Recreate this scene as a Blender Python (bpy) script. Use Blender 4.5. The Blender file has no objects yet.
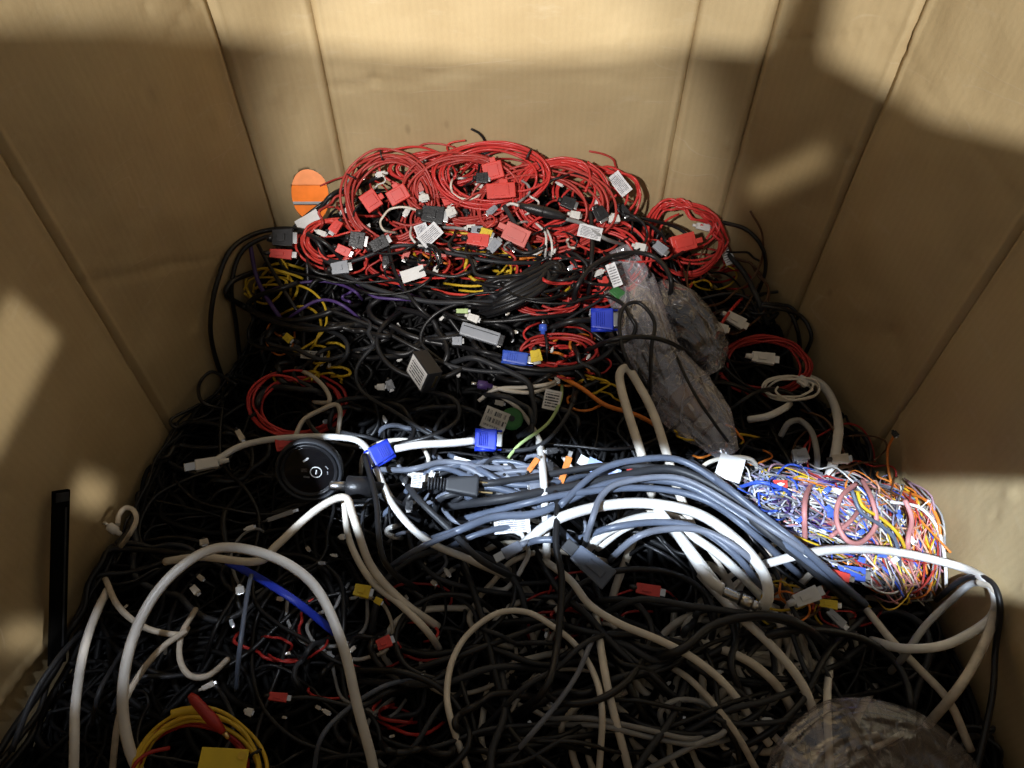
import bpy, bmesh, math, random
import numpy as np
from mathutils import Vector, Matrix, noise

random.seed(11)
rng = np.random.default_rng(11)
SC = bpy.context.scene
COL = SC.collection
S = 0.7                    # metres per layout unit
CAMZ = 1.05                # camera height above the concrete floor
F = 769.0                  # focal length in pixels
TH = math.radians(51.3)    # camera pitch below the horizon
FW = Vector((0, math.cos(TH), -math.sin(TH)))
UP = Vector((0, math.sin(TH), math.cos(TH)))
RT = Vector((1, 0, 0))
CAM = Vector((0, 0, CAMZ))

def V(x, y, z):            # layout units (camera at the origin) -> metres
    return Vector((x * S, y * S, CAMZ + z * S))

# ------------------------------------------------------------------ box plan
POLY = [(-.665, -.06), (-.645, .2), (-.60, .78), (-.44, 1.13), (-.31, 1.2), (.29, 1.2),
        (.40, 1.17), (.55, 1.04), (.66, .78), (.685, .2), (.70, -.06)]
RIM = -.28
FLOOR = -CAMZ / S

def inset_dist(x, y):      # signed distance to the nearest wall, positive inside
    d = 9
    n = len(POLY)
    for i in range(n):
        ax, ay = POLY[i]; bx, by = POLY[(i + 1) % n]
        ex, ey = bx - ax, by - ay
        L = math.hypot(ex, ey)
        d = min(d, -(ex * (y - ay) - ey * (x - ax)) / L)
    return d

CTRL = np.array([
 (0, 1.2, -.87), (-.2, 1.2, -.865), (-.31, 1.19, -.90), (.12, 1.2, -.89), (.29, 1.2, -1.0), (.2, 1.15, -.93), (-.42, 1.11, -.97),
 (-.54, .92, -1.13), (.42, 1.12, -1.09), (.6, .9, -1.19), (.665, .7, -1.16), (.67, .49, -1.16),
 (0, 1.05, -.91), (0, .95, -.955), (0, .82, -1.01), (0, .7, -1.05), (-.3, .95, -.99), (-.3, 1.08, -.92), (.25, .95, -1.0), (.45, .9, -1.1),
 (.3, .7, -1.06), (-.3, .7, -1.075), (-.45, .75, -1.1), (.5, .7, -1.09), (-.62, .58, -1.07), (-.64, .41, -1.05),
 (0, .4, -1.07), (.3, .4, -1.075), (.55, .35, -1.13), (0, .1, -1.05), (-.3, .4, -1.06),
 (.3, .1, -1.08), (-.3, .1, -1.04), (-.6, .1, -1.03), (.6, .1, -1.15), (0, .55, -1.06), (-.3, .55, -1.07), (.3, .55, -1.06)])
GX = np.linspace(-.8, .8, 97); GY = np.linspace(-.2, 1.4, 97)
_gx, _gy = np.meshgrid(GX, GY, indexing='ij')
_d2 = (_gx[..., None] - CTRL[:, 0]) ** 2 + (_gy[..., None] - CTRL[:, 1]) ** 2 + .0035
_w = _d2 ** -1.6
GRID = (_w * CTRL[:, 2]).sum(-1) / _w.sum(-1)
GRID = GRID.tolist()

def surf(x, y):
    fx = min(max((x + .8) / 1.6 * 96, 0), 95.999); fy = min(max((y + .2) / 1.6 * 96, 0), 95.999)
    i, j = int(fx), int(fy); a, b = fx - i, fy - j
    z = (GRID[i][j] * (1 - a) + GRID[i + 1][j] * a) * (1 - b) + (GRID[i][j + 1] * (1 - a) + GRID[i + 1][j + 1] * a) * b
    return z + .012 * noise.noise(Vector((x * 9, y * 9, 3)))

def surf_n(x, y):
    e = .03
    return Vector((-(surf(x + e, y) - surf(x - e, y)) / (2 * e), -(surf(x, y + e) - surf(x, y - e)) / (2 * e), 1)).normalized()

def ray(u, v):
    return FW + RT * ((u - 512) / F) + UP * ((384 - v) / F)

def hit(u, v, lift=0., margin=.012):      # where the view through a spot of the photo meets the heap (or the wall)
    d = ray(u, v)
    t = .35
    while t < 3:
        x, y, z = d.x * t, d.y * t, d.z * t
        if z <= surf(x, y) + lift or inset_dist(x, y) < margin: break
        t += .004
    return Vector((d.x * t, d.y * t, d.z * t)), t

def P(u, v, lift=0., margin=.012):
    p, t = hit(u, v, lift, margin)
    return V(*p)

def keep_in(x, y, m=.02):
    k = 0
    while inset_dist(x, y) < m and k < 60:
        x += (0 - x) * .03; y += (.6 - y) * .03; k += 1
    return x, y

# ------------------------------------------------------------------ materials
def mat(name, col, rough=.5, metal=0., var=.12, scale=40, bump=.0, bscale=120, spec=.5, coat=0.):
    m = bpy.data.materials.new(name); m.use_nodes = True
    nt = m.node_tree; b = nt.nodes['Principled BSDF']
    b.inputs['Roughness'].default_value = rough; b.inputs['Metallic'].default_value = metal
    b.inputs['Specular IOR Level'].default_value = spec
    b.inputs['Coat Weight'].default_value = coat
    tc = nt.nodes.new('ShaderNodeTexCoord')
    n = nt.nodes.new('ShaderNodeTexNoise'); n.inputs['Scale'].default_value = scale; n.inputs['Detail'].default_value = 4
    nt.links.new(tc.outputs['Object'], n.inputs['Vector'])
    r = nt.nodes.new('ShaderNodeValToRGB')
    r.color_ramp.elements[0].position = .3; r.color_ramp.elements[1].position = .7
    r.color_ramp.elements[0].color = [c * (1 - var) for c in col] + [1]
    r.color_ramp.elements[1].color = [min(1, c * (1 + var)) for c in col] + [1]
    nt.links.new(n.outputs['Fac'], r.inputs['Fac']); nt.links.new(r.outputs['Color'], b.inputs['Base Color'])
    mr = nt.nodes.new('ShaderNodeMapRange')
    mr.inputs['To Min'].default_value = max(.05, rough - .12); mr.inputs['To Max'].default_value = min(1, rough + .12)
    n2 = nt.nodes.new('ShaderNodeTexNoise'); n2.inputs['Scale'].default_value = scale * 2.3
    nt.links.new(tc.outputs['Object'], n2.inputs['Vector'])
    nt.links.new(n2.outputs['Fac'], mr.inputs['Value']); nt.links.new(mr.outputs['Result'], b.inputs['Roughness'])
    if bump:
        bp = nt.nodes.new('ShaderNodeBump'); bp.inputs['Strength'].default_value = bump; bp.inputs['Distance'].default_value = .002
        n3 = nt.nodes.new('ShaderNodeTexNoise'); n3.inputs['Scale'].default_value = bscale; n3.inputs['Detail'].default_value = 3
        nt.links.new(tc.outputs['Object'], n3.inputs['Vector'])
        nt.links.new(n3.outputs['Fac'], bp.inputs['Height']); nt.links.new(bp.outputs['Normal'], b.inputs['Normal'])
    return m

M = {}
M['black'] = mat('black_rubber', (.006, .0062, .007), .42, spec=.4)
M['black2'] = mat('black_vinyl', (.011, .011, .0125), .40, spec=.5)
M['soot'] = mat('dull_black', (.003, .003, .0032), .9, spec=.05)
M['char'] = mat('charcoal_vinyl', (.028, .03, .035), .5, spec=.4)
M['dim'] = mat('matte_black_rubber', (.0045, .0045, .005), .6, spec=.2)  # darker and less glossy than the plain black rubber
M['slate'] = mat('slate_vinyl', (.11, .135, .19), .36)
M['slate2'] = mat('blue_grey_vinyl', (.17, .19, .24), .42)
M['grey'] = mat('grey_vinyl', (.27, .27, .27), .5)
M['white'] = mat('white_vinyl', (.76, .755, .73), .34, var=.10, scale=35)
M['beige'] = mat('ivory_vinyl', (.76, .71, .62), .38, var=.15, scale=35)
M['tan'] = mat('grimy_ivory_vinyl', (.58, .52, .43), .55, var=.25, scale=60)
M['red'] = mat('red_vinyl', (.62, .045, .04), .34)
M['red3'] = mat('worn_red_vinyl', (.46, .05, .04), .42)
M['red4'] = mat('bright_red_vinyl', (.66, .06, .045), .34)
M['red2'] = mat('deep_red_vinyl', (.40, .024, .02), .45)
M['redblk'] = mat('red_plastic', (.70, .06, .045), .4)
M['pinkblk'] = mat('faded_red_plastic', (.65, .16, .14), .45)
M['pink'] = mat('salmon_vinyl', (.56, .24, .23), .5)
M['mauve'] = mat('mauve_vinyl', (.36, .22, .27), .5)
M['lilac'] = mat('lilac_vinyl', (.38, .37, .56), .5)
M['peach'] = mat('peach_vinyl', (.62, .33, .22), .5)
M['dgrey'] = mat('dusty_grey_vinyl', (.16, .16, .19), .5)
M['orange'] = mat('orange_vinyl', (.75, .22, .03), .45)
M['yellow'] = mat('yellow_vinyl', (.72, .48, .03), .45)
M['purple'] = mat('purple_vinyl', (.075, .04, .17), .45)
M['blue'] = mat('blue_plastic', (.015, .045, .55), .4)
M['bluew'] = mat('blue_vinyl', (.05, .12, .62), .4)
M['lblue'] = mat('pale_blue_vinyl', (.35, .45, .75), .4)
M['green'] = mat('green_vinyl', (.03, .16, .035), .5)
M['lime'] = mat('pale_green_vinyl', (.45, .60, .25), .45)
M['brown'] = mat('brown_vinyl', (.10, .045, .02), .5)
M['paper'] = mat('white_paper', (.78, .78, .77), .7, var=.04)
M['ylabel'] = mat('yellow_card', (.75, .55, .03), .6)
M['plug'] = mat('black_plastic', (.016, .016, .018), .38, bump=.15, bscale=400)
M['wplug'] = mat('white_plastic', (.72, .71, .68), .4, var=.06)
M['gplug'] = mat('grey_plastic', (.30, .32, .36), .4)
M['metal'] = mat('nickel_metal', (.62, .62, .62), .28, metal=1.)
M['brass'] = mat('brass_metal', (.70, .52, .25), .3, metal=1.)
M['concrete'] = mat('concrete', (.28, .27, .26), .8, scale=6, bump=.3)
M['rack'] = mat('orange_paint', (.85, .20, .02), .45)
M['rackw'] = mat('pale_orange_paint', (.85, .30, .12), .5)
M['kraft'] = mat('brown_kraft', (.32, .19, .10), .7)

def printed(name, base, rows=9, ink=(.04, .04, .05), heavy=.5, thresh=.42, freq=16.):
    m = bpy.data.materials.new(name); m.use_nodes = True
    nt = m.node_tree; b = nt.nodes['Principled BSDF']; b.inputs['Roughness'].default_value = .55
    tc = nt.nodes.new('ShaderNodeTexCoord'); sp = nt.nodes.new('ShaderNodeSeparateXYZ')
    nt.links.new(tc.outputs['Generated'], sp.inputs[0])
    def mth(op, a, bb=None):
        n = nt.nodes.new('ShaderNodeMath'); n.operation = op
        for k, q in enumerate((a, bb)):
            if q is None: continue
            if isinstance(q, (int, float)): n.inputs[k].default_value = q
            else: nt.links.new(q, n.inputs[k])
        return n.outputs[0]
    X, Y = sp.outputs[0], sp.outputs[1]
    ys = mth('MULTIPLY', Y, rows)
    line = mth('LESS_THAN', mth('FRACT', ys), heavy)
    cb = nt.nodes.new('ShaderNodeCombineXYZ')
    nt.links.new(mth('MULTIPLY', X, freq), cb.inputs[0]); nt.links.new(mth('MULTIPLY', mth('FLOOR', ys), 7.3), cb.inputs[1])
    nz = nt.nodes.new('ShaderNodeTexNoise'); nz.inputs['Scale'].default_value = 1.; nz.inputs['Detail'].default_value = 3
    nt.links.new(cb.outputs[0], nz.inputs['Vector'])
    word = mth('GREATER_THAN', nz.outputs['Fac'], thresh)
    mg = mth('MULTIPLY', mth('MULTIPLY', mth('GREATER_THAN', X, .1), mth('LESS_THAN', X, .88)), mth('MULTIPLY', mth('GREATER_THAN', Y, .12), mth('LESS_THAN', Y, .88)))
    f = mth('MULTIPLY', mth('MULTIPLY', line, word), mg)
    mx = nt.nodes.new('ShaderNodeMix'); mx.data_type = 'RGBA'
    mx.inputs[6].default_value = (*base, 1); mx.inputs[7].default_value = (*ink, 1)
    nt.links.new(f, mx.inputs[0]); nt.links.new(mx.outputs[2], b.inputs['Base Color'])
    return m
M['print'] = printed('printed_paper', (.76, .77, .80), ink=(.22, .22, .25))
M['printg'] = printed('printed_sticker', (.75, .74, .72), rows=7)
M['barcode'] = printed('barcode_paper', (.62, .60, .55), rows=3, heavy=.65, thresh=.5, freq=45)
M['inklabel'] = printed('ink_on_black', (.018, .018, .02), rows=6, ink=(.5, .5, .5), thresh=.52)

def cardboard():
    m = bpy.data.materials.new('kraft_cardboard'); m.use_nodes = True
    nt = m.node_tree; b = nt.nodes['Principled BSDF']
    b.inputs['Roughness'].default_value = .62; b.inputs['Specular IOR Level'].default_value = .35
    L = nt.links.new
    tc = nt.nodes.new('ShaderNodeTexCoord')
    uv = nt.nodes.new('ShaderNodeUVMap'); uv.uv_map = 'UVMap'
    n1 = nt.nodes.new('ShaderNodeTexNoise'); n1.inputs['Scale'].default_value = 5; n1.inputs['Detail'].default_value = 6; n1.inputs['Roughness'].default_value = .6
    L(tc.outputs['Object'], n1.inputs['Vector'])
    r1 = nt.nodes.new('ShaderNodeValToRGB')
    r1.color_ramp.elements[0].position = .3; r1.color_ramp.elements[0].color = (.44, .328, .175, 1)
    r1.color_ramp.elements[1].position = .72; r1.color_ramp.elements[1].color = (.545, .425, .24, 1)
    L(n1.outputs['Fac'], r1.inputs['Fac'])
    # paper fibres
    mp = nt.nodes.new('ShaderNodeMapping'); mp.inputs['Scale'].default_value = (900, 120, 1); L(uv.outputs[0], mp.inputs[0])
    n2 = nt.nodes.new('ShaderNodeTexNoise'); n2.inputs['Scale'].default_value = 1; n2.inputs['Detail'].default_value = 2; L(mp.outputs[0], n2.inputs['Vector'])
    mr2 = nt.nodes.new('ShaderNodeMapRange'); mr2.inputs['To Min'].default_value = .93; mr2.inputs['To Max'].default_value = 1.06; L(n2.outputs['Fac'], mr2.inputs['Value'])
    mx = nt.nodes.new('ShaderNodeMix'); mx.data_type = 'RGBA'; mx.blend_type = 'MULTIPLY'; mx.inputs[0].default_value = 1
    wv0 = nt.nodes.new('ShaderNodeTexWave'); wv0.inputs['Scale'].default_value = 27; wv0.inputs['Distortion'].default_value = .8; wv0.inputs['Detail'].default_value = 2; L(uv.outputs[0], wv0.inputs['Vector'])
    mw = nt.nodes.new('ShaderNodeMapRange'); mw.inputs['To Min'].default_value = .982; mw.inputs['To Max'].default_value = 1.01; L(wv0.outputs['Fac'], mw.inputs['Value'])
    mm0 = nt.nodes.new('ShaderNodeMath'); mm0.operation = 'MULTIPLY'; L(mw.outputs[0], mm0.inputs[0]); L(mr2.outputs[0], mm0.inputs[1])
    L(r1.outputs['Color'], mx.inputs[6]); L(mm0.outputs[0], mx.inputs[7])
    # pale scuffs
    mp3 = nt.nodes.new('ShaderNodeMapping'); mp3.inputs['Scale'].default_value = (9, 30, 1); mp3.inputs['Rotation'].default_value = (0, 0, .5); L(uv.outputs[0], mp3.inputs[0])
    n3 = nt.nodes.new('ShaderNodeTexNoise'); n3.inputs['Scale'].default_value = 1.2; n3.inputs['Detail'].default_value = 8; n3.inputs['Roughness'].default_value = .7; L(mp3.outputs[0], n3.inputs['Vector'])
    r3 = nt.nodes.new('ShaderNodeValToRGB'); r3.color_ramp.elements[0].position = .57; r3.color_ramp.elements[1].position = .72
    r3.color_ramp.elements[1].color = (.35, .35, .35, 1); L(n3.outputs['Fac'], r3.inputs['Fac'])
    mx3 = nt.nodes.new('ShaderNodeMix'); mx3.data_type = 'RGBA'; L(r3.outputs['Color'], mx3.inputs[0]); L(mx.outputs[2], mx3.inputs[6]); mx3.inputs[7].default_value = (.57, .48, .33, 1)
    # dark marks
    n4 = nt.nodes.new('ShaderNodeTexVoronoi'); n4.inputs['Scale'].default_value = 11; n4.inputs['Randomness'].default_value = 1
    mp4 = nt.nodes.new('ShaderNodeMapping'); mp4.inputs['Scale'].default_value = (1, .55, 1); L(uv.outputs[0], mp4.inputs[0]); L(mp4.outputs[0], n4.inputs['Vector'])
    r4 = nt.nodes.new('ShaderNodeValToRGB'); r4.color_ramp.elements[0].position = .02; r4.color_ramp.elements[0].color = (.5, .5, .5, 1); r4.color_ramp.elements[1].position = .085; r4.color_ramp.elements[1].color = (0, 0, 0, 1)
    L(n4.outputs['Distance'], r4.inputs['Fac'])
    n5 = nt.nodes.new('ShaderNodeTexNoise'); n5.inputs['Scale'].default_value = 2.5; L(uv.outputs[0], n5.inputs['Vector'])
    r5 = nt.nodes.new('ShaderNodeValToRGB'); r5.color_ramp.elements[0].position = .48; r5.color_ramp.elements[1].position = .54; L(n5.outputs['Fac'], r5.inputs['Fac'])
    mm = nt.nodes.new('ShaderNodeMath'); mm.operation = 'MULTIPLY'; L(r4.outputs['Color'], mm.inputs[0]); L(r5.outputs['Color'], mm.inputs[1])
    mx4 = nt.nodes.new('ShaderNodeMix'); mx4.data_type = 'RGBA'; L(mm.outputs[0], mx4.inputs[0]); L(mx3.outputs[2], mx4.inputs[6]); mx4.inputs[7].default_value = (.13, .08, .035, 1)
    # thin pale scratches where the liner is creased
    n7 = nt.nodes.new('ShaderNodeTexNoise'); n7.inputs['Scale'].default_value = 3.4; n7.inputs['Detail'].default_value = 1.5; n7.inputs['Distortion'].default_value = .3
    mp7 = nt.nodes.new('ShaderNodeMapping'); mp7.inputs['Scale'].default_value = (.9, 3.6, 1); mp7.inputs['Rotation'].default_value = (0, 0, .35); L(uv.outputs[0], mp7.inputs[0]); L(mp7.outputs[0], n7.inputs['Vector'])
    a7 = nt.nodes.new('ShaderNodeMath'); a7.operation = 'SUBTRACT'; a7.inputs[1].default_value = .5; L(n7.outputs['Fac'], a7.inputs[0])
    b7 = nt.nodes.new('ShaderNodeMath'); b7.operation = 'ABSOLUTE'; L(a7.outputs[0], b7.inputs[0])
    r7 = nt.nodes.new('ShaderNodeMapRange'); r7.inputs['From Min'].default_value = 0; r7.inputs['From Max'].default_value = .006; r7.inputs['To Min'].default_value = .32; r7.inputs['To Max'].default_value = 0; L(b7.outputs[0], r7.inputs['Value'])
    n8 = nt.nodes.new('ShaderNodeTexNoise'); n8.inputs['Scale'].default_value = 5.5; L(uv.outputs[0], n8.inputs['Vector'])
    r8 = nt.nodes.new('ShaderNodeMapRange'); r8.inputs['From Min'].default_value = .55; r8.inputs['From Max'].default_value = .65; L(n8.outputs['Fac'], r8.inputs['Value'])
    m8 = nt.nodes.new('ShaderNodeMath'); m8.operation = 'MULTIPLY'; L(r7.outputs[0], m8.inputs[0]); L(r8.outputs[0], m8.inputs[1])
    mx8 = nt.nodes.new('ShaderNodeMix'); mx8.data_type = 'RGBA'; L(m8.outputs[0], mx8.inputs[0]); L(mx4.outputs[2], mx8.inputs[6]); mx8.inputs[7].default_value = (.66, .56, .40, 1)
    L(mx8.outputs[2], b.inputs['Base Color'])
    # flutes + crumple bump
    wv = nt.nodes.new('ShaderNodeTexWave'); wv.inputs['Scale'].default_value = 34; wv.inputs['Distortion'].default_value = .6; wv.inputs['Detail'].default_value = 1; L(uv.outputs[0], wv.inputs['Vector'])
    n6 = nt.nodes.new('ShaderNodeTexNoise'); n6.inputs['Scale'].default_value = 14; n6.inputs['Detail'].default_value = 5; L(uv.outputs[0], n6.inputs['Vector'])
    b1 = nt.nodes.new('ShaderNodeBump'); b1.inputs['Strength'].default_value = .02; b1.inputs['Distance'].default_value = .002; L(wv.outputs['Fac'], b1.inputs['Height'])
    b2 = nt.nodes.new('ShaderNodeBump'); b2.inputs['Strength'].default_value = .2; b2.inputs['Distance'].default_value = .012; L(n6.outputs['Fac'], b2.inputs['Height']); L(b1.outputs['Normal'], b2.inputs['Normal'])
    b3 = nt.nodes.new('ShaderNodeBump'); b3.inputs['Strength'].default_value = .25; b3.inputs['Distance'].default_value = .003; L(m8.outputs[0], b3.inputs['Height']); L(b2.outputs['Normal'], b3.inputs['Normal'])
    L(b3.outputs['Normal'], b.inputs['Normal'])
    return m
M['card'] = cardboard()

def plastic(name, tint, haze=.05, crease=.6, rough=.17, gloss=.13):
    m = bpy.data.materials.new(name); m.use_nodes = True
    nt = m.node_tree; L = nt.links.new; nt.nodes.clear()
    out = nt.nodes.new('ShaderNodeOutputMaterial'); tr = nt.nodes.new('ShaderNodeBsdfTransparent'); tr.inputs[0].default_value = (*tint, 1)
    gl = nt.nodes.new('ShaderNodeBsdfGlossy'); gl.inputs['Roughness'].default_value = rough; gl.inputs[0].default_value = (.9, .92, 1, 1)
    df = nt.nodes.new('ShaderNodeBsdfDiffuse'); df.inputs[0].default_value = (.78, .76, .82, 1)
    tc = nt.nodes.new('ShaderNodeTexCoord')
    def ridge(scale, dist, lo):
        n = nt.nodes.new('ShaderNodeTexNoise'); n.inputs['Scale'].default_value = scale; n.inputs['Detail'].default_value = 2; n.inputs['Distortion'].default_value = dist
        L(tc.outputs['Object'], n.inputs['Vector'])
        a = nt.nodes.new('ShaderNodeMath'); a.operation = 'SUBTRACT'; a.inputs[1].default_value = .5; L(n.outputs['Fac'], a.inputs[0])
        b = nt.nodes.new('ShaderNodeMath'); b.operation = 'ABSOLUTE'; L(a.outputs[0], b.inputs[0])
        r = nt.nodes.new('ShaderNodeMapRange'); r.inputs['From Max'].default_value = lo; r.inputs['To Min'].default_value = 1; r.inputs['To Max'].default_value = 0; L(b.outputs[0], r.inputs['Value'])
        return n, r
    n, r1 = ridge(8, 2.2, .012); n2, r2 = ridge(21, 1.5, .016)
    mxm = nt.nodes.new('ShaderNodeMath'); mxm.operation = 'MAXIMUM'; L(r1.outputs[0], mxm.inputs[0])
    hf = nt.nodes.new('ShaderNodeMath'); hf.operation = 'MULTIPLY'; hf.inputs[1].default_value = .5; L(r2.outputs[0], hf.inputs[0]); L(hf.outputs[0], mxm.inputs[1])
    hz = nt.nodes.new('ShaderNodeMapRange'); hz.inputs['To Min'].default_value = haze; hz.inputs['To Max'].default_value = crease; L(mxm.outputs[0], hz.inputs['Value'])
    bp = nt.nodes.new('ShaderNodeBump'); bp.inputs['Strength'].default_value = .4; bp.inputs['Distance'].default_value = .004; L(mxm.outputs[0], bp.inputs['Height']); L(bp.outputs['Normal'], gl.inputs['Normal'])
    m1 = nt.nodes.new('ShaderNodeMixShader'); L(hz.outputs[0], m1.inputs[0]); L(tr.outputs[0], m1.inputs[1]); L(df.outputs[0], m1.inputs[2])
    m2 = nt.nodes.new('ShaderNodeMixShader'); m2.inputs[0].default_value = gloss; L(m1.outputs[0], m2.inputs[1]); L(gl.outputs[0], m2.inputs[2]); L(m2.outputs[0], out.inputs[0])
    return m
M['film'] = plastic('clear_polythene', (.95, .94, .97), .19, .50, .10, .13)
M['film2'] = plastic('smoky_polythene', (.86, .84, .83), .06, .22, .12, .13)

# ------------------------------------------------------------------ builders
def tag(o, label=None, cat=None, group=None, kind=None):
    if label: o['label'] = label
    if cat: o['category'] = cat
    if group: o['group'] = group
    if kind: o['kind'] = kind
    return o

def empty(name, mtx, label, cat, group=None):
    o = bpy.data.objects.new(name, None); o.empty_display_size = .01
    COL.objects.link(o); o.matrix_world = mtx
    return tag(o, label, cat, group)

def link(name, me, material, parent=None, mtx=None):
    o = bpy.data.objects.new(name, me); COL.objects.link(o)
    if material and not me.materials: me.materials.append(material)
    if parent: o.parent = parent
    if mtx is not None: o.matrix_local = mtx
    return o

def catmull(pts, n):
    p = np.array([tuple(q) for q in pts], float)
    if len(p) < 3:
        t = np.linspace(0, 1, n * 2)[:, None]; return p[0] * (1 - t) + p[-1] * t
    p = np.vstack([2 * p[0] - p[1], p, 2 * p[-1] - p[-2]])
    out = []
    t = np.linspace(0, 1, n, endpoint=False)[:, None]
    for i in range(1, len(p) - 2):
        a, b, c, d = p[i - 1], p[i], p[i + 1], p[i + 2]
        out.append(.5 * (2 * b + (c - a) * t + (2 * a - 5 * b + 4 * c - d) * t ** 2 + (-a + 3 * b - 3 * c + d) * t ** 3))
    out.append(p[-2][None])
    return np.vstack(out)

def tube_arrays(path, r, sides=8, flat=1.0):
    p = np.asarray(path, float)
    keep = [0]
    for i in range(1, len(p)):
        if np.linalg.norm(p[i] - p[keep[-1]]) > 1e-5: keep.append(i)
    p = p[keep]
    n = len(p)
    t = np.gradient(p, axis=0); t /= np.linalg.norm(t, axis=1)[:, None] + 1e-12
    up = np.array([0, 0, 1.]) if abs(t[0][2]) < .9 else np.array([1., 0, 0])
    N = np.zeros_like(p); v = up - t[0] * up.dot(t[0]); N[0] = v / np.linalg.norm(v)
    for i in range(1, n):
        v = N[i - 1] - t[i] * N[i - 1].dot(t[i]); N[i] = v / (np.linalg.norm(v) + 1e-12)
    B = np.cross(t, N)
    a = np.linspace(0, 2 * math.pi, sides, endpoint=False)
    rr = np.full(n, r) if np.isscalar(r) else np.interp(np.linspace(0, 1, n), np.linspace(0, 1, len(r)), r)
    ring = (np.cos(a)[None, :, None] * N[:, None, :] * flat + np.sin(a)[None, :, None] * B[:, None, :]) * rr[:, None, None] + p[:, None, :]
    verts = ring.reshape(-1, 3)
    i = np.arange(n - 1)[:, None] * sides; j = np.arange(sides)[None]; k = (j + 1) % sides
    quads = np.stack([i + j, i + k, i + sides + k, i + sides + j], -1).reshape(-1, 4)
    return verts, quads

def mesh_from(parts, name, sides=8, caps=True):
    vs, qs, off, capf = [], [], 0, []
    for v, q in parts:
        vs.append(v); qs.append(q + off)
        if caps:
            capf.append(list(range(off + sides - 1, off - 1, -1))); capf.append(list(range(off + len(v) - sides, off + len(v))))
        off += len(v)
    v = np.vstack(vs); q = np.vstack(qs)
    nq = len(q); nc = len(capf)
    loops = np.concatenate([q.ravel()] + [np.array(c) for c in capf]) if nc else q.ravel()
    starts = np.concatenate([np.arange(nq) * 4, nq * 4 + np.arange(nc) * sides]) if nc else np.arange(nq) * 4
    me = bpy.data.meshes.new(name)
    me.vertices.add(len(v)); me.vertices.foreach_set('co', v.astype(np.float32).ravel())
    me.loops.add(len(loops)); me.loops.foreach_set('vertex_index', loops.astype(np.int32))
    me.polygons.add(nq + nc); me.polygons.foreach_set('loop_start', starts.astype(np.int32))
    me.update(calc_edges=True)
    sm = np.ones(nq + nc, bool); sm[nq:] = False
    me.polygons.foreach_set('use_smooth', sm)
    me.validate(); return me

def tube_obj(name, path, r, material, parent=None, sides=8, flat=1.0):
    path = np.asarray(path, float)
    o0 = path[0].copy() if parent is None else np.zeros(3)
    me = mesh_from([tube_arrays(path - o0, r, sides, flat)], name, sides)
    o = link(name, me, material, parent)
    if parent is None: o.location = o0
    return o

def px2m(px, depth): return px / F * depth * S

def path_px(pts, lift):
    q, ds = [], []
    for k, p in enumerate(pts):
        l = p[2] if len(p) > 2 else lift
        w, t = hit(p[0], p[1], l); q.append(V(*w)); ds.append(t)
    return q, sum(ds) / len(ds)

def wobble(path, amp, seed, freq=12):
    p = np.array(path); amp = amp * 1.6
    for i in range(len(p)):
        v = Vector(p[i]) * freq
        p[i] += np.array(noise.noise_vector(v + Vector((seed * 3.1, seed, 0)))) * amp
    return p

def cable(name, m, dpx, lift, pts, label, cat='cable', group=None, flat=1.0, n=8, wob=.0012):
    q, dep = path_px(pts, lift)
    c = wobble(catmull(q, n), wob, len(pts) + pts[0][0])
    o = tube_obj(name, c, px2m(dpx, dep) / 2, M[m], None, 8, flat)
    return tag(o, label, cat, group)

def bevel_box(sx, sy, sz, bev=.0008, taper=1.0, seg=2, off=(0, 0, 0)):
    bm = bmesh.new(); bmesh.ops.create_cube(bm, size=1)
    for v in bm.verts:
        k = taper if v.co.x < 0 else 1
        v.co = Vector((v.co.x * sx, v.co.y * sy * k, v.co.z * sz * k))
    bmesh.ops.bevel(bm, geom=bm.edges[:], offset=min(bev, min(sx, sy, sz) * .3), segments=seg, affect='EDGES', profile=.6)
    bmesh.ops.translate(bm, verts=bm.verts, vec=off)
    me = bpy.data.meshes.new('box'); bm.to_mesh(me); bm.free()
    for p in me.polygons: p.use_smooth = False
    return me

def lathe(prof, seg=32, axis='z'):       # prof: list of (radius, height)
    bm = bmesh.new(); rings = []
    for r, h in prof:
        ring = []
        for k in range(seg):
            a = 2 * math.pi * k / seg
            c = (r * math.cos(a), r * math.sin(a), h) if axis == 'z' else (h, r * math.cos(a), r * math.sin(a))
            ring.append(bm.verts.new(c))
        rings.append(ring)
    for a, b in zip(rings, rings[1:]):
        for k in range(seg):
            f = bm.faces.new((a[k], a[(k + 1) % seg], b[(k + 1) % seg], b[k])); f.smooth = True
    bm.faces.new(rings[0][::-1]); bm.faces.new(rings[-1])
    bmesh.ops.recalc_face_normals(bm, faces=bm.faces)
    me = bpy.data.meshes.new('lathe'); bm.to_mesh(me); bm.free(); return me

def torus(R, r, seg=36, sides=10, tx=1, tz=1):
    a = np.linspace(0, 2 * math.pi, seg + 1)
    return np.stack([R * np.cos(a) * tx, R * np.sin(a), np.zeros_like(a)], 1)

def frame(u, v, lift, ang, facing=.45, roll=0., n=None, margin=.012):   # x axis along the photo angle, z axis off the heap
    w, t = hit(u, v, lift, margin)
    toc = (-w).normalized()
    z = (surf_n(w.x, w.y) * (1 - facing) + toc * facing).normalized() if n is None else Vector(n).normalized()
    a = math.radians(ang)
    d = RT * math.cos(a) - UP * math.sin(a)
    x = (d - z * d.dot(z)).normalized(); y = z.cross(x)
    m = Matrix((x, y, z)).transposed().to_4x4()
    if roll: m = m @ Matrix.Rotation(math.radians(roll), 4, 'X')
    m.translation = V(*w)
    return m, t

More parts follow.
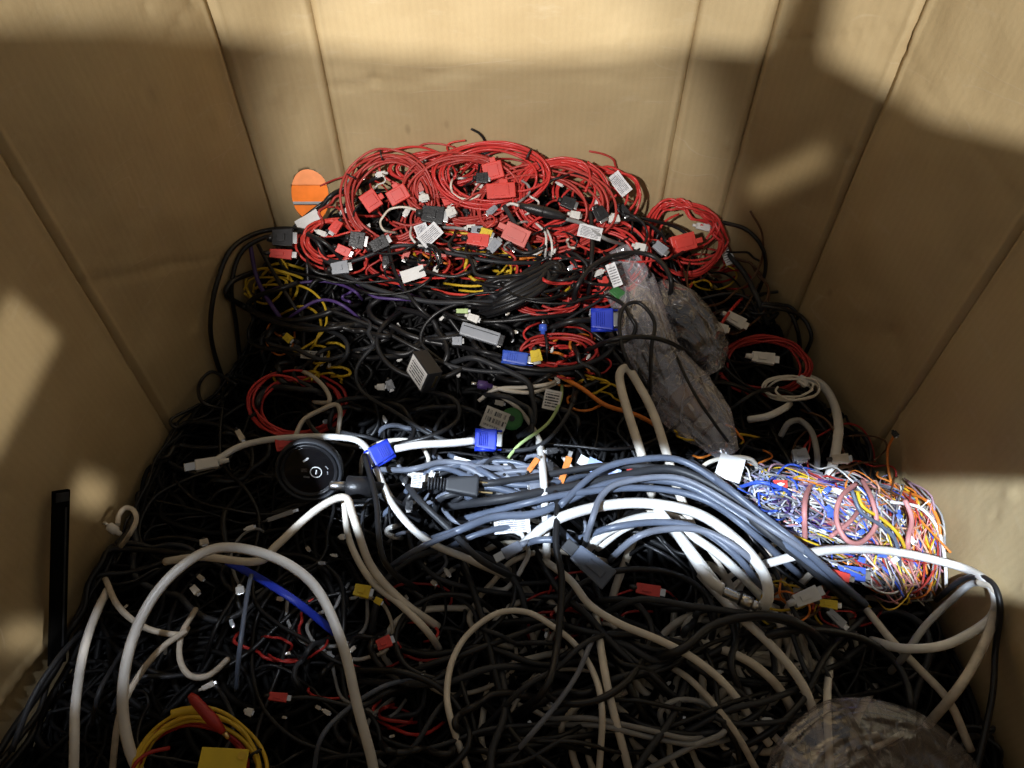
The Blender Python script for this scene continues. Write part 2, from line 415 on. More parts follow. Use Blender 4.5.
# ------------------------------------------------------------------ setting: floor, box, rack beam
def grid_plane(name, sx, sy, z, material):
    bm = bmesh.new(); bmesh.ops.create_grid(bm, x_segments=8, y_segments=8, size=1)
    for v in bm.verts: v.co.x *= sx; v.co.y *= sy; v.co.z = z
    me = bpy.data.meshes.new(name); bm.to_mesh(me); bm.free()
    return link(name, me, material)
tag(grid_plane('floor', 6, 6, 0, M['concrete']), kind='structure')

box = empty('cardboard_box', Matrix.Translation((0, .4, .006)), 'open brown cardboard box with creased walls holding the heap of cables', 'box')
DENTS = []
for k in range(60):
    DENTS.append((random.random(), random.uniform(RIM - .2, -1.0), random.uniform(.004, .013), random.choice((-1, 1)) * random.uniform(.0025, .005)))
RIMX = (-.6, -.465, -.415, -.32, -.1, .11, .27, .36, .6); RIMZ = (0, -.012, -.03, -.03, 0, .035, .03, -.015, -.02)   # unseen front edge, heights shaped to place its shadow line on the walls
def rim_z(x, front):
    return RIM + ((-.10 * x + .29 * (x + .03) ** 2 - .03 + .16 * math.exp(-((x - .222) / .024) ** 4) + float(np.interp(x, RIMX, RIMZ))) if front else 0)  # includes an unseen tab added to throw the upper right shadow
def wall_panel(i):
    a = Vector(POLY[i]); b = Vector(POLY[(i + 1) % len(POLY)])
    front = i == len(POLY) - 1
    L = (b - a).length; e = (b - a) / L; n = Vector((-e.y, e.x))    # outward
    nx = max(20, int(L / .0036)); nz = 130
    holes = i == 3
    bm = bmesh.new(); uvl = bm.loops.layers.uv.new('UVMap')
    T = .011
    np_ = len(POLY)
    def nrm(k):
        p, q = Vector(POLY[k % np_]), Vector(POLY[(k + 1) % np_]); w_ = (q - p).normalized(); return Vector((-w_.y, w_.x))
    def mitre(k):
        m_ = nrm(k - 1) + nrm(k); return m_ / (m_.length_squared / 2)
    m0, m1 = mitre(i), mitre(i + 1)
    def pt(s, h, depth):
        x, y = a + e * (s * L)
        z0 = FLOOR + .012; z1 = rim_z(x, front); z = z0 + (z1 - z0) * h
        d = 0
        if depth == 0:
            de = min(s, 1 - s) * L
            wav = .007 * noise.noise(Vector((((i if s < .5 else i + 1) % np_) * 5.1, z * 7, 0)))
            wav *= min(1, de / .004)
            d += .0048 * math.exp(-((de + wav) / .0040) ** 2) - .0026 * math.exp(-((de - .009) / .0038) ** 2)        # score line along each fold
            d += .010 * noise.noise(Vector((x * 3.2, y * 3.2, z * 2.6))) * min(1, de / .05)
            d += .0045 * noise.noise(Vector((x * 14, y * 14, z * 11))) * min(1, de / .03)
            for ds, dz, dr, da in DENTS[i * 5:i * 5 + 5]:
                q = ((ds - s) * L) ** 2 + (dz - z) ** 2
                if q < dr * dr * 6: d += da * math.exp(-q / (dr * dr))
            for bc, bs, amp in BUCKLES.get(i, ()):                   # long shallow buckles pressed into the board
                q = (z - bc - bs * s * L)
                q += .006 * noise.noise(Vector((s * L * 16, i, bc))); d += 1.3 * amp * math.exp(-(q / .0045) ** 2) * max(0, min(1, .5 + 2 * noise.noise(Vector((s * L * 4, bc * 9, i)))))
        de = min(s, 1 - s) * L; kk = max(0, 1 - de / .03)
        dirn = n.lerp(m0 if s < .5 else m1, kk)
        p = Vector((x, y)) + dirn * (d + depth)
        return V(p.x, p.y, z)
    lay = []
    for depth in (0, T):
        g = [[bm.verts.new(pt(s / nx, h / nz, depth)) for h in range(nz + 1)] for s in range(nx + 1)]
        lay.append(g)
    def face(vs, uvs):
        f = bm.faces.new(vs); f.smooth = True
        for l, c in zip(f.loops, uvs): l[uvl].uv = c
    off = i * 1.37
    for k, g in enumerate(lay):
        for s in range(nx):
            for h in range(nz):
                q = [(s, h), (s + 1, h), (s + 1, h + 1), (s, h + 1)]
                if k == 0: q = q[::-1]
                face([g[x][y] for x, y in q], [(off + x / nx * L, y / nz * (RIM - FLOOR)) for x, y in q])
    A, B = lay
    for h in range(nz):
        face([A[0][h], B[0][h], B[0][h + 1], A[0][h + 1]], [(off, h / nz)] * 4)
        face([A[nx][h], A[nx][h + 1], B[nx][h + 1], B[nx][h]], [(off, h / nz)] * 4)
    for s in range(nx):
        face([A[s][nz], B[s][nz], B[s + 1][nz], A[s + 1][nz]], [(off + s / nx, 0)] * 4)
        face([A[s][0], A[s + 1][0], B[s + 1][0], B[s][0]], [(off + s / nx, 0)] * 4)
    bmesh.ops.recalc_face_normals(bm, faces=bm.faces)
    me = bpy.data.meshes.new('wall_panel'); bm.to_mesh(me); bm.free()
    if holes:
        c, t = hit(310.5, 195, -9, .0)
        c = V(c.x, c.y, c.z)
        cy = bpy.data.meshes.new('cutter'); bmc = bmesh.new()
        ex = Vector((e.x, e.y, 0)); nn = Vector((n.x, n.y, 0)); ez = Vector((0, 0, 1))
        lo, hi = [], []
        for k in range(40):
            th = 2 * math.pi * k / 40
            hx = .0250 * math.cos(th); hz = .043 * math.sin(th) * (1.08 if math.sin(th) < 0 else 1)
            p = c + ex * hx + ez * (hz + hx * -.1)
            lo.append(bmc.verts.new(p - nn * .05)); hi.append(bmc.verts.new(p + nn * .06))
        for k in range(40): bmc.faces.new((lo[k], lo[(k + 1) % 40], hi[(k + 1) % 40], hi[k]))
        bmc.faces.new(lo[::-1]); bmc.faces.new(hi); bmesh.ops.recalc_face_normals(bmc, faces=bmc.faces)
        bmc.to_mesh(cy); bmc.free()
        o1 = bpy.data.objects.new('tmp_panel', me); o2 = bpy.data.objects.new('tmp_cutter', cy)
        COL.objects.link(o1); COL.objects.link(o2)
        md = o1.modifiers.new('b', 'BOOLEAN'); md.operation = 'DIFFERENCE'; md.object = o2; md.solver = 'EXACT'
        dg = bpy.context.evaluated_depsgraph_get(); dg.update()
        me2 = bpy.data.meshes.new_from_object(o1.evaluated_get(dg))
        bpy.data.objects.remove(o1); bpy.data.objects.remove(o2); me = me2; me.name = 'wall_panel'
        HOLE['c'] = c; HOLE['n'] = nn
    me.transform(Matrix.Translation((0, -.4, -.006)))
    me.materials.clear()
    o = link('wall_panel', me, M['card'], box)
    if holes: o['label'] = 'narrow corner panel with an oval hand hole'
HOLE = {}
BUCKLES = {4: ((-.70, .12, .004), (-.66, -.05, .002)), 6: ((-.93, .25, .003), (-.60, .4, .003)), 7: ((-.86, .55, -.004), (-.55, -.3, .003)),
           8: ((-1.05, -.9, -.004), (-.98, .5, .003), (-.75, .3, .003)), 1: ((-.8, .4, .004), (-.95, -.5, -.004)), 2: ((-.62, .3, .003), (-.75, -.6, .003))}
for i in range(len(POLY)): wall_panel(i)
bm = bmesh.new()
vs = [bm.verts.new(V(x * 1.0, y * 1.0, 0)) for x, y in POLY]
for v in vs: v.co.z = .004
f = bm.faces.new(vs); r_ = bmesh.ops.extrude_face_region(bm, geom=[f])
bmesh.ops.translate(bm, vec=(0, 0, .008), verts=[v for v in r_['geom'] if isinstance(v, bmesh.types.BMVert)])
bmesh.ops.recalc_face_normals(bm, faces=bm.faces); uvl = bm.loops.layers.uv.new('UVMap')
me = bpy.data.meshes.new('base_panel'); bm.to_mesh(me); bm.free(); me.transform(Matrix.Translation((0, -.4, -.006)))
link('base_panel', me, M['card'], box)

hc = HOLE['c']
d_ = (hc - CAM).normalized()
zz = RT.cross(d_).normalized()
mk = Matrix((RT, d_ - RT * d_.dot(RT), zz)).transposed().to_4x4(); mk.translation = hc + d_ * .42
rk = empty('rack_beam', mk, 'orange painted rack beam seen through the oval hole in the box', 'rack beam')
link('beam', bevel_box(.9, .03, .16, .004), M['rack'], rk)
link('stripe', bevel_box(.9, .006, .005, .001, off=(0, -.0145, -.014)), M['gplug'], rk)
link('top_flange', bevel_box(.9, .006, .07, .002, off=(0, -.0135, .052)), M['rackw'], rk)

# ------------------------------------------------------------------ heap core (stuff): solid dark mound added under the cables to block light
bm = bmesh.new(); N = 110
g = {}
for i in range(N + 1):
    for j in range(N + 1):
        x = -.72 + 1.44 * i / N; y = -.05 + 1.27 * j / N
        if inset_dist(x, y) > -.02:
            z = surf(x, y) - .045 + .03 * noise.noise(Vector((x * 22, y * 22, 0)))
            xx, yy = keep_in(x, y, .004)
            g[i, j] = bm.verts.new(V(xx, yy, z))
for i in range(N):
    for j in range(N):
        q = [(i, j), (i + 1, j), (i + 1, j + 1), (i, j + 1)]
        if all(k in g for k in q): bm.faces.new([g[k] for k in q]).smooth = True
me = bpy.data.meshes.new('heap_core'); bm.to_mesh(me); bm.free()
tag(link('heap_core', me, M['soot']), kind='stuff', label='solid dark mound standing in for the buried cables and blocking light')

def arc_path(x, y, R, a0, sweep, lift, seed, squash=1.0, n=14):
    pts = []
    cx, cy = x, y
    for k in range(n):
        a = a0 + sweep * k / (n - 1)
        rr = R * (1 + .25 * noise.noise(Vector((seed, k * .35, 0))))
        px, py = keep_in(cx + rr * math.cos(a), cy + rr * math.sin(a) * squash, .018)
        l = lift + .02 * noise.noise(Vector((seed * 1.7, k * .5, 9)))
        if k in (0, n - 1): l -= .03
        pts.append(V(px, py, surf(px, py) + l))
    return pts
def drift_path(x, y, a0, length, lift, seed, n=12, curl=2.2):
    pts = []; a = a0
    for k in range(n):
        px, py = keep_in(x, y, .018)
        l = lift + .025 * noise.noise(Vector((seed * 1.7, k * .5, 9))) - (.03 if k in (0, n - 1) else 0)
        pts.append(V(px, py, surf(px, py) + l))
        a += curl * noise.noise(Vector((seed, k * .3, 4)))
        x += math.cos(a) * length / n; y += math.sin(a) * length / n
    return pts
def rnd_xy(y0=.1, y1=1.18):
    while True:
        x = random.uniform(-.68, .68); y = random.uniform(y0, y1)
        if inset_dist(x, y) > .03: return x, y

parts = []
for k in range(1300):
    x, y = rnd_xy(.05)
    l = random.uniform(-.05, .004); sd = random.uniform(0, 900)
    if random.random() < .5: pts = arc_path(x, y, random.uniform(.03, .2), random.uniform(0, 6.28), random.uniform(1.5, 5), l, sd, n=9)
    else: pts = drift_path(x, y, random.uniform(0, 6.28), random.uniform(.2, .7), l, sd, n=9)
    parts.append(tube_arrays(catmull(pts, 4), random.choice((.0014, .002, .0026, .0034)), 6))
me = mesh_from(parts, 'cable_tangle', 6)
tag(link('cable_tangle', me, M['dim']), kind='stuff', label='countless black cables matted together under the loose ones')

# ------------------------------------------------------------------ individual black cables of the tangle
ZONES = [  # y range, count, label, group
 (.93, 1.17, 20, 'thin black cable tangled below and behind the red coils', 'black cables among the red coils'),
 (.72, .93, 28, 'black cable tangled on the slope around the square black adapter', 'black cables on the middle slope'),
 (.48, .72, 30, 'black cable tangled under the bright grey cable bundle', 'black cables around the grey bundle'),
 (.18, .48, 42, 'black cable tangled at the front of the heap below the grey bundle', 'black cables at the front')]
for y0, y1, cnt, lab, grp in ZONES:
    for k in range(cnt):
        x, y = rnd_xy(y0, y1); sd = random.uniform(0, 900); l = random.uniform(.0, .03)
        if random.random() < .6: pts = arc_path(x, y, random.uniform(.05, .22), random.uniform(0, 6.28), random.uniform(1.5, 4.5), l, sd, random.uniform(.5, 1))
        else: pts = drift_path(x, y, random.uniform(0, 6.28), random.uniform(.45, 1.1), l, sd, 14, 1.5)
        r = random.choice((.0015, .002, .0026, .003)) if y0 > .7 else random.choice((.0015, .0021, .0027, .0033))
        o = tube_obj('black_cable', catmull(pts, 6), r, M[random.choice(('black', 'black', 'black2', 'char'))] if y0 < .7 else M[random.choice(('black', 'black2'))])
        tag(o, lab, 'cable', grp)

# ------------------------------------------------------------------ helpers for the things on the heap
def coil(u, v, rx, ry, turns, label, group=None, m='red', dpx=2.6, lift=.05, spread=.18, block=None, blockm='redblk', tie=None, facing=.55, seed=None, tilt=(0, 0), name='red_wire_coil', cat='wire coil', tail=True):
    w, t = hit(u, v, lift, .03)
    toc = (-w).normalized()
    n = (surf_n(w.x, w.y) * (1 - facing) + toc * facing).normalized()
    n = (n + RT * tilt[0] + UP * tilt[1]).normalized()
    sd = u * .37 + v * .11 if seed is None else seed
    root = empty(name, Matrix.Translation(V(*w)), label, cat, group)
    inv = root.matrix_world.inverted()
    def pl(du, dv, h):
        d = ray(u + du, v + dv); k = w.dot(n) / d.dot(n); p = d * k
        x, y = p.x, p.y
        q = p + n * h
        x, y = keep_in(q.x, q.y, .012)
        return inv @ V(x, y, max(q.z, surf(x, y) - .02))
    pts = []; per = 16; turns = max(3, round(turns * .8)); N = turns * per
    a0 = random.uniform(0, 6.28)
    for k in range(N):
        a = a0 + k / per * 2 * math.pi
        tr = k / per
        j = 1 + spread * noise.noise(Vector((sd, tr * .9, 1))) * 1.6 + .07 * noise.noise(Vector((math.cos(a) * 1.3, math.sin(a) * 1.3, sd + tr * .35)))
        ox = rx * spread * .9 * noise.noise(Vector((sd + 7, tr * .8, 2))); oy = ry * spread * .9 * noise.noise(Vector((sd + 3, tr * .8, 5)))
        h = .022 * noise.noise(Vector((math.cos(a) * .9 + tr * .4, math.sin(a) * .9, sd))) + .006 * (tr / max(1, turns) - .5)
        pts.append(pl(rx * j * math.cos(a) + ox, ry * j * math.sin(a) + oy, h))
    if tail:
        a = a0 + N / per * 2 * math.pi
        for s in (1.0, .8, .55):
            pts.append(pl(rx * s * math.cos(a + (1 - s) * 2), ry * s * math.sin(a + (1 - s) * 2), .012))
    if m == 'red': m = random.choice(('red', 'red3', 'red4', 'red'))
    tube_obj('wire', catmull(pts, 4), px2m(dpx, t) / 2, M[m], root, 7)
    if block:
        for (bu, bv, bw, bh, ang) in block:
            fm, ft = frame(bu, bv, lift + .02, ang, .7)
            b = link('connector_block', bevel_box(px2m(bw, ft), px2m(bh, ft), px2m(min(bw, bh) * .45, ft), .0012), M[blockm], root, inv @ fm)
            link('latch', bevel_box(px2m(bw * .3, ft), px2m(bh * .45, ft), px2m(bh * .2, ft), .0006, off=(px2m(bw * .1, ft), px2m(bh * .55, ft), 0)), M[blockm], b)
            link('cover', bevel_box(px2m(bw * .55, ft), px2m(bh * .7, ft), px2m(bh * .12, ft), .0006, off=(0, 0, px2m(min(bw, bh) * .24, ft))), M[blockm], b)
    for ang in (tie or ()):
        a = math.radians(ang)
        c = pl(rx * math.cos(a), -ry * math.sin(a), .004)
        c2 = pl(rx * math.cos(a + .1), -ry * math.sin(a + .1), .004)
        tg = (c2 - c).normalized(); r1 = px2m(rx * .075 + 1.5, t)
        nn = Vector(n); bb = tg.cross(nn).normalized(); nn = bb.cross(tg)
        ring = [c + bb * r1 * math.cos(q) + nn * r1 * .55 * math.sin(q) for q in np.linspace(0, 6.28, 22)]
        tube_obj('cable_tie', ring, .0011, M['plug'], root, 6)
    return root

def paper_tag(u, v, w, h, ang, lift, label, m='print', facing=.7, roll=0, fold=0., name='paper_tag', cat='paper tag'):
    fm, t = frame(u, v, lift, ang, facing, roll)
    W, H = px2m(w, t), px2m(h, t)
    bm = bmesh.new(); bmesh.ops.create_grid(bm, x_segments=10, y_segments=6, size=.5)
    for q in bm.verts:
        x, y = q.co.x, q.co.y
        q.co = Vector((x * W, y * H, .12 * W * (x * x) + .0012 * noise.noise(Vector((x * 3 + u, y * 3, v)))))
    gg = bmesh.ops.solidify(bm, geom=bm.faces[:], thickness=.0004)
    me = bpy.data.meshes.new(name); bm.to_mesh(me); bm.free()
    o = link(name, me, M[m]); o.matrix_world = fm
    return tag(o, label, cat)

def small_box(name, u, v, w, h, ang, lift, m, label, cat, group=None, pins='metal', facing=.6, deep=.5):
    fm, t = frame(u, v, lift, ang, facing)
    W, H = px2m(w, t), px2m(h, t)
    r = empty(name, fm, label, cat, group)
    link('housing', bevel_box(W, H, H * deep, .0007, .85), M[m], r)
    link('contact', bevel_box(W * .28, H * .62, H * deep * .5, .0004, off=(W * .58, 0, 0)), M[pins], r)
    link('latch', bevel_box(W * .4, H * .4, H * .12, .0003, off=(-W * .05, 0, H * deep * .54)), M[m], r)
    link('wire_boot', lathe([(H * .2, -W * .78), (H * .27, -W * .46)], 10, 'x'), M['plug' if m != 'wplug' else 'wplug'], r)
    return r

def plug_parts(root, fm, t, L, W, m, kind):
    inv = root.matrix_world.inverted()
    l, w = px2m(L, t), px2m(W, t)
    mm = inv @ fm
    if kind == 'vga':
        p = link('plug_hood', bevel_box(l, w, w * .5, .002, .72), M[m], root, mm)
        for s in (-1, 1):
            link('thumbscrew', lathe([(w * .10, -l * .5), (w * .10, l * .42), (w * .05, l * .42), (w * .05, l * .72)], 12, 'x'), M[m], p, Matrix.Translation((0, s * w * .43, 0)))
        link('shell', bevel_box(l * .26, w * .62, w * .28, .001, off=(l * .62, 0, 0)), M['metal'], p)
        for k in range(5):
            link('grip_rib', bevel_box(l * .05, w * .62, .0012, .0004, off=(-l * .3 + k * l * .09, 0, w * .245)), M[m], p)
    elif kind == 'usb':
        p = link('plug_grip', bevel_box(l, w, w * .6, .0016, .9), M[m], root, mm)
        link('shell', bevel_box(l * .5, w * .7, w * .3, .0006, off=(l * .72, 0, 0)), M['metal'], p)
        link('strain_relief', lathe([(w * .18, -l * .95), (w * .30, -l * .48)], 12, 'x'), M[m], p)
    elif kind == 'power':
        p = link('plug_body', bevel_box(l, w, w * .8, .003, .6, 3), M[m], root, mm)
        for k in range(6):
            link('strain_rib', lathe([(w * .30, -l * (.55 + k * .09)), (w * .30, -l * (.50 + k * .09))], 14, 'x'), M[m], p)
        for s in (-1, 1):
            link('prong', bevel_box(l * .42, w * .07, w * .22, .0005, off=(l * .7, s * w * .22, 0)), M['brass'], p)
    elif kind == 'barrel':
        p = link('barrel_grip', lathe([(w * .25, -l * .8), (w * .32, -l * .4), (w * .5, -l * .35), (w * .5, l * .4), (w * .42, l * .45)], 18, 'x'), M[m], root, mm)
        link('tip', lathe([(w * .22, l * .42), (w * .22, l * .95), (w * .14, l * 1.0)], 14, 'x'), M['metal'], p)
    elif kind == 'coax':
        p = link('coax_sleeve', lathe([(w * .36, -l * .5), (w * .42, -l * .45), (w * .42, l * .1), (w * .36, l * .15)], 16, 'x'), M['metal'], root, mm)
        link('hex_nut', lathe([(w * .55, l * .2), (w * .55, l * .62)], 6, 'x'), M['metal'], p)
        link('rubber_ring', lathe([(w * .5, l * .13), (w * .5, l * .2)], 16, 'x'), M['plug'], p)
        link('threaded_end', lathe([(w * .4, l * .62), (w * .4, l * .85), (w * .1, l * .85), (w * .1, l)], 16, 'x'), M['metal'], p)
    return p

def plug_cable(name, m, dpx, lift, pts, plugs, label, cat='cable', wob=.0012, flat=1.):
    q, dep = path_px(pts, lift)
    c = wobble(catmull(q, 8), wob, len(pts) + pts[0][0])
    r = empty(name, Matrix.Translation(Vector(c[0])), label, cat)
    tube_obj('cord', c - np.array(c[0]), px2m(dpx, dep) / 2, M[m], r, 8, flat)
    bpy.context.view_layer.update()
    for (kind, u, v, l, w, ang, pm, pl) in plugs:
        fm, t = frame(u, v, pl, ang, .6)
        plug_parts(r, fm, t, l, w, pm, kind)
    return r

# ------------------------------------------------------------------ the red coils
G = 'red wire coils along the back of the heap'
coil(389, 199, 43, 44, 11, 'large upright red wire coil at the left of the back row, two blocks inside', G, lift=.06, block=[(371, 201, 19, 17, 55), (398, 195, 21, 15, -30)], tie=(100, 150))
coil(333, 241, 27, 20, 7, 'small flat red wire coil below the oval hand hole', G, m='red', dpx=2.6, lift=.03, spread=.3)
coil(436, 168, 46, 17, 7, 'shallow red wire coil lying behind the two upright left coils', G, lift=.05, spread=.3)
coil(462, 190, 55, 32, 9, 'wide red wire coil in the middle of the back row with a red lidded block', G, lift=.065, spread=.28, block=[(493, 171, 20, 17, -14)], tie=(60,))
coil(492, 176, 52, 30, 7, 'tall red wire coil whose loops rise highest against the back panel', G, lift=.07, spread=.2, block=[(501, 191, 29, 15, -4)], tie=(45,))
coil(560, 196, 44, 36, 10, 'round red wire coil right of the centre with thick bundled right side', G, lift=.065, spread=.16, tie=(120, 330))
coil(537, 208, 60, 38, 8, 'loose wide red wire coil round the black inline fuse', G, lift=.05, spread=.3, block=[(516, 235, 18, 26, -65)], blockm='pinkblk')
coil(600, 196, 40, 30, 5, 'thin sparse red wire coil carrying the tilted white tag', G, lift=.055, spread=.3, dpx=2.6)
coil(588, 255, 50, 32, 8, 'red wire coil hanging below the fuse beside the clear bag', G, m='red', lift=.03, spread=.35)
coil(455, 225, 44, 28, 7, 'red wire coil half buried under white tags and grey connectors', G, m='red', lift=.03, spread=.35, block=[(478, 243, 16, 14, 0), (449, 198, 13, 16, 70)])
coil(685, 236, 34, 36, 8, 'separate red wire coil leaning at the right end with one tilted red block', G, m='red', lift=.05, spread=.2, block=[(683, 243, 17, 25, 75)])
coil(692, 226, 36, 31, 3, 'three thin red loops standing above the right hand red coil', G, m='red', dpx=2.4, lift=.06, spread=.25)
coil(763, 366, 42, 27, 9, 'dark red wire coil lying by the right wall below the clear bag', G, m='red2', lift=.03, spread=.2)
coil(298, 404, 46, 31, 8, 'red wire coil on the left slope above the round black disc', G, m='red', lift=.045, spread=.24, block=[(286, 444, 13, 20, 80)], tie=(200,))
coil(600, 290, 26, 20, 5, 'small deep red wire coil under the top of the clear bag', G, m='red2', lift=.02, spread=.4)
coil(545, 300, 30, 14, 5, 'small deep red wire coil under the thick black cable loops', G, m='red2', lift=.02, spread=.4)
coil(560, 352, 34, 14, 5, 'small red and orange wire coil beside the short dark blue plug', G, m='red2', lift=.03, spread=.4)
coil(410, 262, 38, 14, 5, 'small red wire coil behind the folded white tags', G, m='red2', lift=.02, spread=.4)

def in_poly(u, v, poly):
    c = False; n = len(poly)
    for i in range(n):
        x1, y1 = poly[i]; x2, y2 = poly[(i + 1) % n]
        if (y1 > v) != (y2 > v) and u < (x2 - x1) * (v - y1) / (y2 - y1) + x1: c = not c
    return c
def rnd_in(poly):
    us = [p[0] for p in poly]; vs = [p[1] for p in poly]
    while True:
        u, v = random.uniform(min(us), max(us)), random.uniform(min(vs), max(vs))
        if in_poly(u, v, poly): return u, v
def px_arc(u, v, rx, ry, a0, sweep, lift, sd, n=9):
    out = []
    for k in range(n):
        a = a0 + sweep * k / (n - 1); j = 1 + .3 * noise.noise(Vector((sd, k * .4, 0)))
        l = lift + .02 * noise.noise(Vector((sd, k * .5, 5))) - (.03 if k in (0, n - 1) else 0)
        out.append((u + rx * j * math.cos(a), v + ry * j * math.sin(a), l))
    return out
def scatter_wires(poly, cnt, mats, dpx, lift, rr, label, group, name, cat='wire', flat=.7):
    for k in range(cnt):
        u, v = rnd_in(poly); R = random.uniform(*rr)
        q, dep = path_px(px_arc(u, v, R, R * random.uniform(.35, flat), random.uniform(0, 6.28), random.uniform(1.5, 4.5), random.uniform(*lift), random.uniform(0, 900)), 0)
        o = tube_obj(name, catmull(q, 5), px2m(random.uniform(*dpx), dep) / 2, M[random.choice(mats)], None, 6)
        tag(o, label, cat, group)
RED = [(305, 235), (340, 180), (370, 158), (440, 152), (480, 147), (530, 158), (600, 172), (630, 215), (640, 265), (560, 285), (480, 280), (400, 270), (320, 262)]
scatter_wires(RED, 62, ('red', 'red4', 'red3', 'red2'), (1.8, 2.8), (.02, .075), (14, 54), 'loose thin red wire looping among the red coils', 'loose red wires among the coils', 'red_wire')
LOW = [(305, 250), (400, 225), (480, 225), (560, 235), (650, 230), (640, 285), (560, 290), (480, 285), (400, 280), (320, 270)]
scatter_wires(LOW, 34, ('black', 'black2', 'black2'), (2.2, 4.2), (.045, .085), (18, 60), 'thin black lead lying over the lower red coils', 'black leads over the lower red coils', 'black_cable', 'cable', .6)
scatter_wires(RED, 12, ('white', 'grey', 'beige'), (1.6, 2.6), (.05, .08), (8, 22), 'short pale lead curling among the red coils', 'pale leads among the red coils', 'white_wire', 'wire', 1.0)
scatter_wires(RED, 12, ('black2',), (2, 3), (.05, .08), (12, 36), 'short black lead curling through the red coils', 'black leads in the red coils', 'black_wire', 'wire', 1.0)
scatter_wires([(258, 265), (290, 258), (320, 330), (275, 345)], 12, ('yellow', 'yellow', 'orange'), (2.0, 3), (.02, .05), (12, 38), 'thin yellow wire in the tuft against the left wall', 'yellow wires by the left wall', 'yellow_wire', flat=1.3)
scatter_wires([(420, 245), (520, 250), (560, 285), (470, 285)], 14, ('yellow', 'yellow', 'orange'), (2.2, 3.4), (.01, .045), (14, 40), 'thin yellow wire between the red coils and the thick black loops', 'yellow wires below the red coils', 'yellow_wire')
scatter_wires([(500, 320), (590, 330), (600, 375), (530, 375)], 14, ('red', 'orange', 'red2'), (2.0, 3), (.01, .04), (10, 30), 'short orange red wire in the nest left of the clear bag', 'orange red wires left of the bag', 'red_wire')
scatter_wires([(300, 355), (345, 350), (330, 385), (300, 385)], 7, ('yellow',), (2.0, 3), (.02, .05), (8, 25), 'short yellow wire above the left red coil', 'yellow wires above the left coil', 'yellow_wire')
scatter_wires([(560, 378), (640, 398), (640, 412), (590, 410)], 4, ('orange', 'yellow'), (2.0, 3.0), (.02, .04), (14, 30), 'orange wire stretched under the folded ivory cable', 'orange wires under the ivory fold', 'orange_wire')
scatter_wires([(650, 255), (735, 260), (735, 300), (660, 285)], 10, ('yellow', 'red', 'red2'), (1.8, 2.6), (.01, .05), (10, 28), 'thin wire in the knot under the right hand red coil', 'thin wires under the right coil', 'thin_wire')
scatter_wires([(690, 420), (760, 460), (740, 500), (690, 470)], 8, ('orange', 'yellow', 'red2'), (1.8, 2.6), (.01, .04), (12, 36), 'thin orange wire hanging beside the large white tag on the slope', 'orange wires near the white tag', 'orange_wire')
scatter_wires([(240, 640), (440, 590), (420, 720), (250, 720)], 12, ('red2', 'red2', 'red'), (2.5, 4), (.005, .035), (18, 50), 'dull red wire at the front among the black cables', 'dull red wires at the front', 'red_wire')
scatter_wires([(540, 560), (700, 580), (720, 640), (560, 640)], 8, ('red2', 'red'), (2.2, 3.2), (.005, .03), (15, 45), 'red wire glimpsed under the grey cable bundle', 'red wires under the grey bundle', 'red_wire')
scatter_wires([(300, 290), (480, 270), (460, 310), (320, 320)], 4, ('purple',), (2.4, 3.2), (.03, .05), (25, 70), 'purple wire winding through the black cables below the red coils', 'purple wires', 'purple_wire', flat=.4)

# ------------------------------------------------------------------ traced cables
T = cable
T('black_cable', 'black2', 5, .06, [(224, 385, -.01), (214, 350, .03), (211, 322, .05), (216, 285), (232, 248), (262, 232), (296, 230), (318, 243), (326, 266, .03)], 'black cable arching against the left wall beside the oval hole')
T('black_cable', 'black2', 4.5, .06, [(246, 400, -.02), (240, 360, .01), (236, 325, .04), (232, 285), (246, 248), (285, 233), (320, 240), (345, 262, .02)], 'second black cable arching inside the one on the left wall')
T('black_cable', 'black2', 4, .05, [(258, 244), (270, 268), (290, 300), (310, 330, .01)], 'short black cable dropping below the arches by the left wall')
T('purple_cable', 'purple', 4.5, .055, [(250, 245), (258, 280), (275, 310), (290, 330, .0)], 'dusky purple cable hanging inside the black arches on the left')
T('purple_cable', 'purple', 3.2, .055, [(270, 335, 0), (298, 312), (322, 300), (345, 306), (372, 330, 0)], 'short purple cable curving over the left slope')
T('black_cable', 'black2', 3.6, .05, [(236, 385, .03), (212, 372, .05), (199, 385, .05), (203, 402, .05), (228, 410, .02)], 'thin brownish black loop sticking out low on the left wall')
T('black_cable', 'char', 4.2, .06, [(300, 250, .02), (345, 262), (400, 246), (455, 254), (505, 262), (560, 262, .02)], 'long black cable running level below the red coils')
T('black_cable', 'black2', 4.2, .065, [(388, 243), (396, 275), (420, 310), (450, 330, .01)], 'black cable dropping past the left white tag')
T('black_cable', 'char', 5, .06, [(312, 250, .03), (360, 283), (420, 300), (470, 302), (530, 300, .02)], 'black cable sagging across the heap under the white tag')
for k in range(7):
    dv = k * 3.6; j = random.uniform(-4, 4)
    T('thick_black_cable', random.choice(('black2', 'char')), 6, .055 + .006 * (k % 3), [(478 + j, 300 + dv * .8, .02), (505 + j, 282 + dv), (535, 270 + dv * .8), (556 - k * 2, 262 + dv * .5), (563 - k * 3, 270 + dv * .6), (540 - k, 284 + dv * .6), (505, 296 + dv * .7), (470 + j, 306 + dv * .6, .01)],
      'thick black cable loop in the bundle below the fuse', 'cable', 'thick black loops below the fuse')
T('black_cable', 'char', 5, .075, [(505, 206), (511, 216), (523, 236), (535, 258, .04)], 'black cable slanting down in front of the faded red plate')
T('black_cable', 'black2', 4.6, .08, [(590, 212), (592, 240), (591, 268), (588, 295, .02)], 'straight black cable dropping in front of the round red coil')
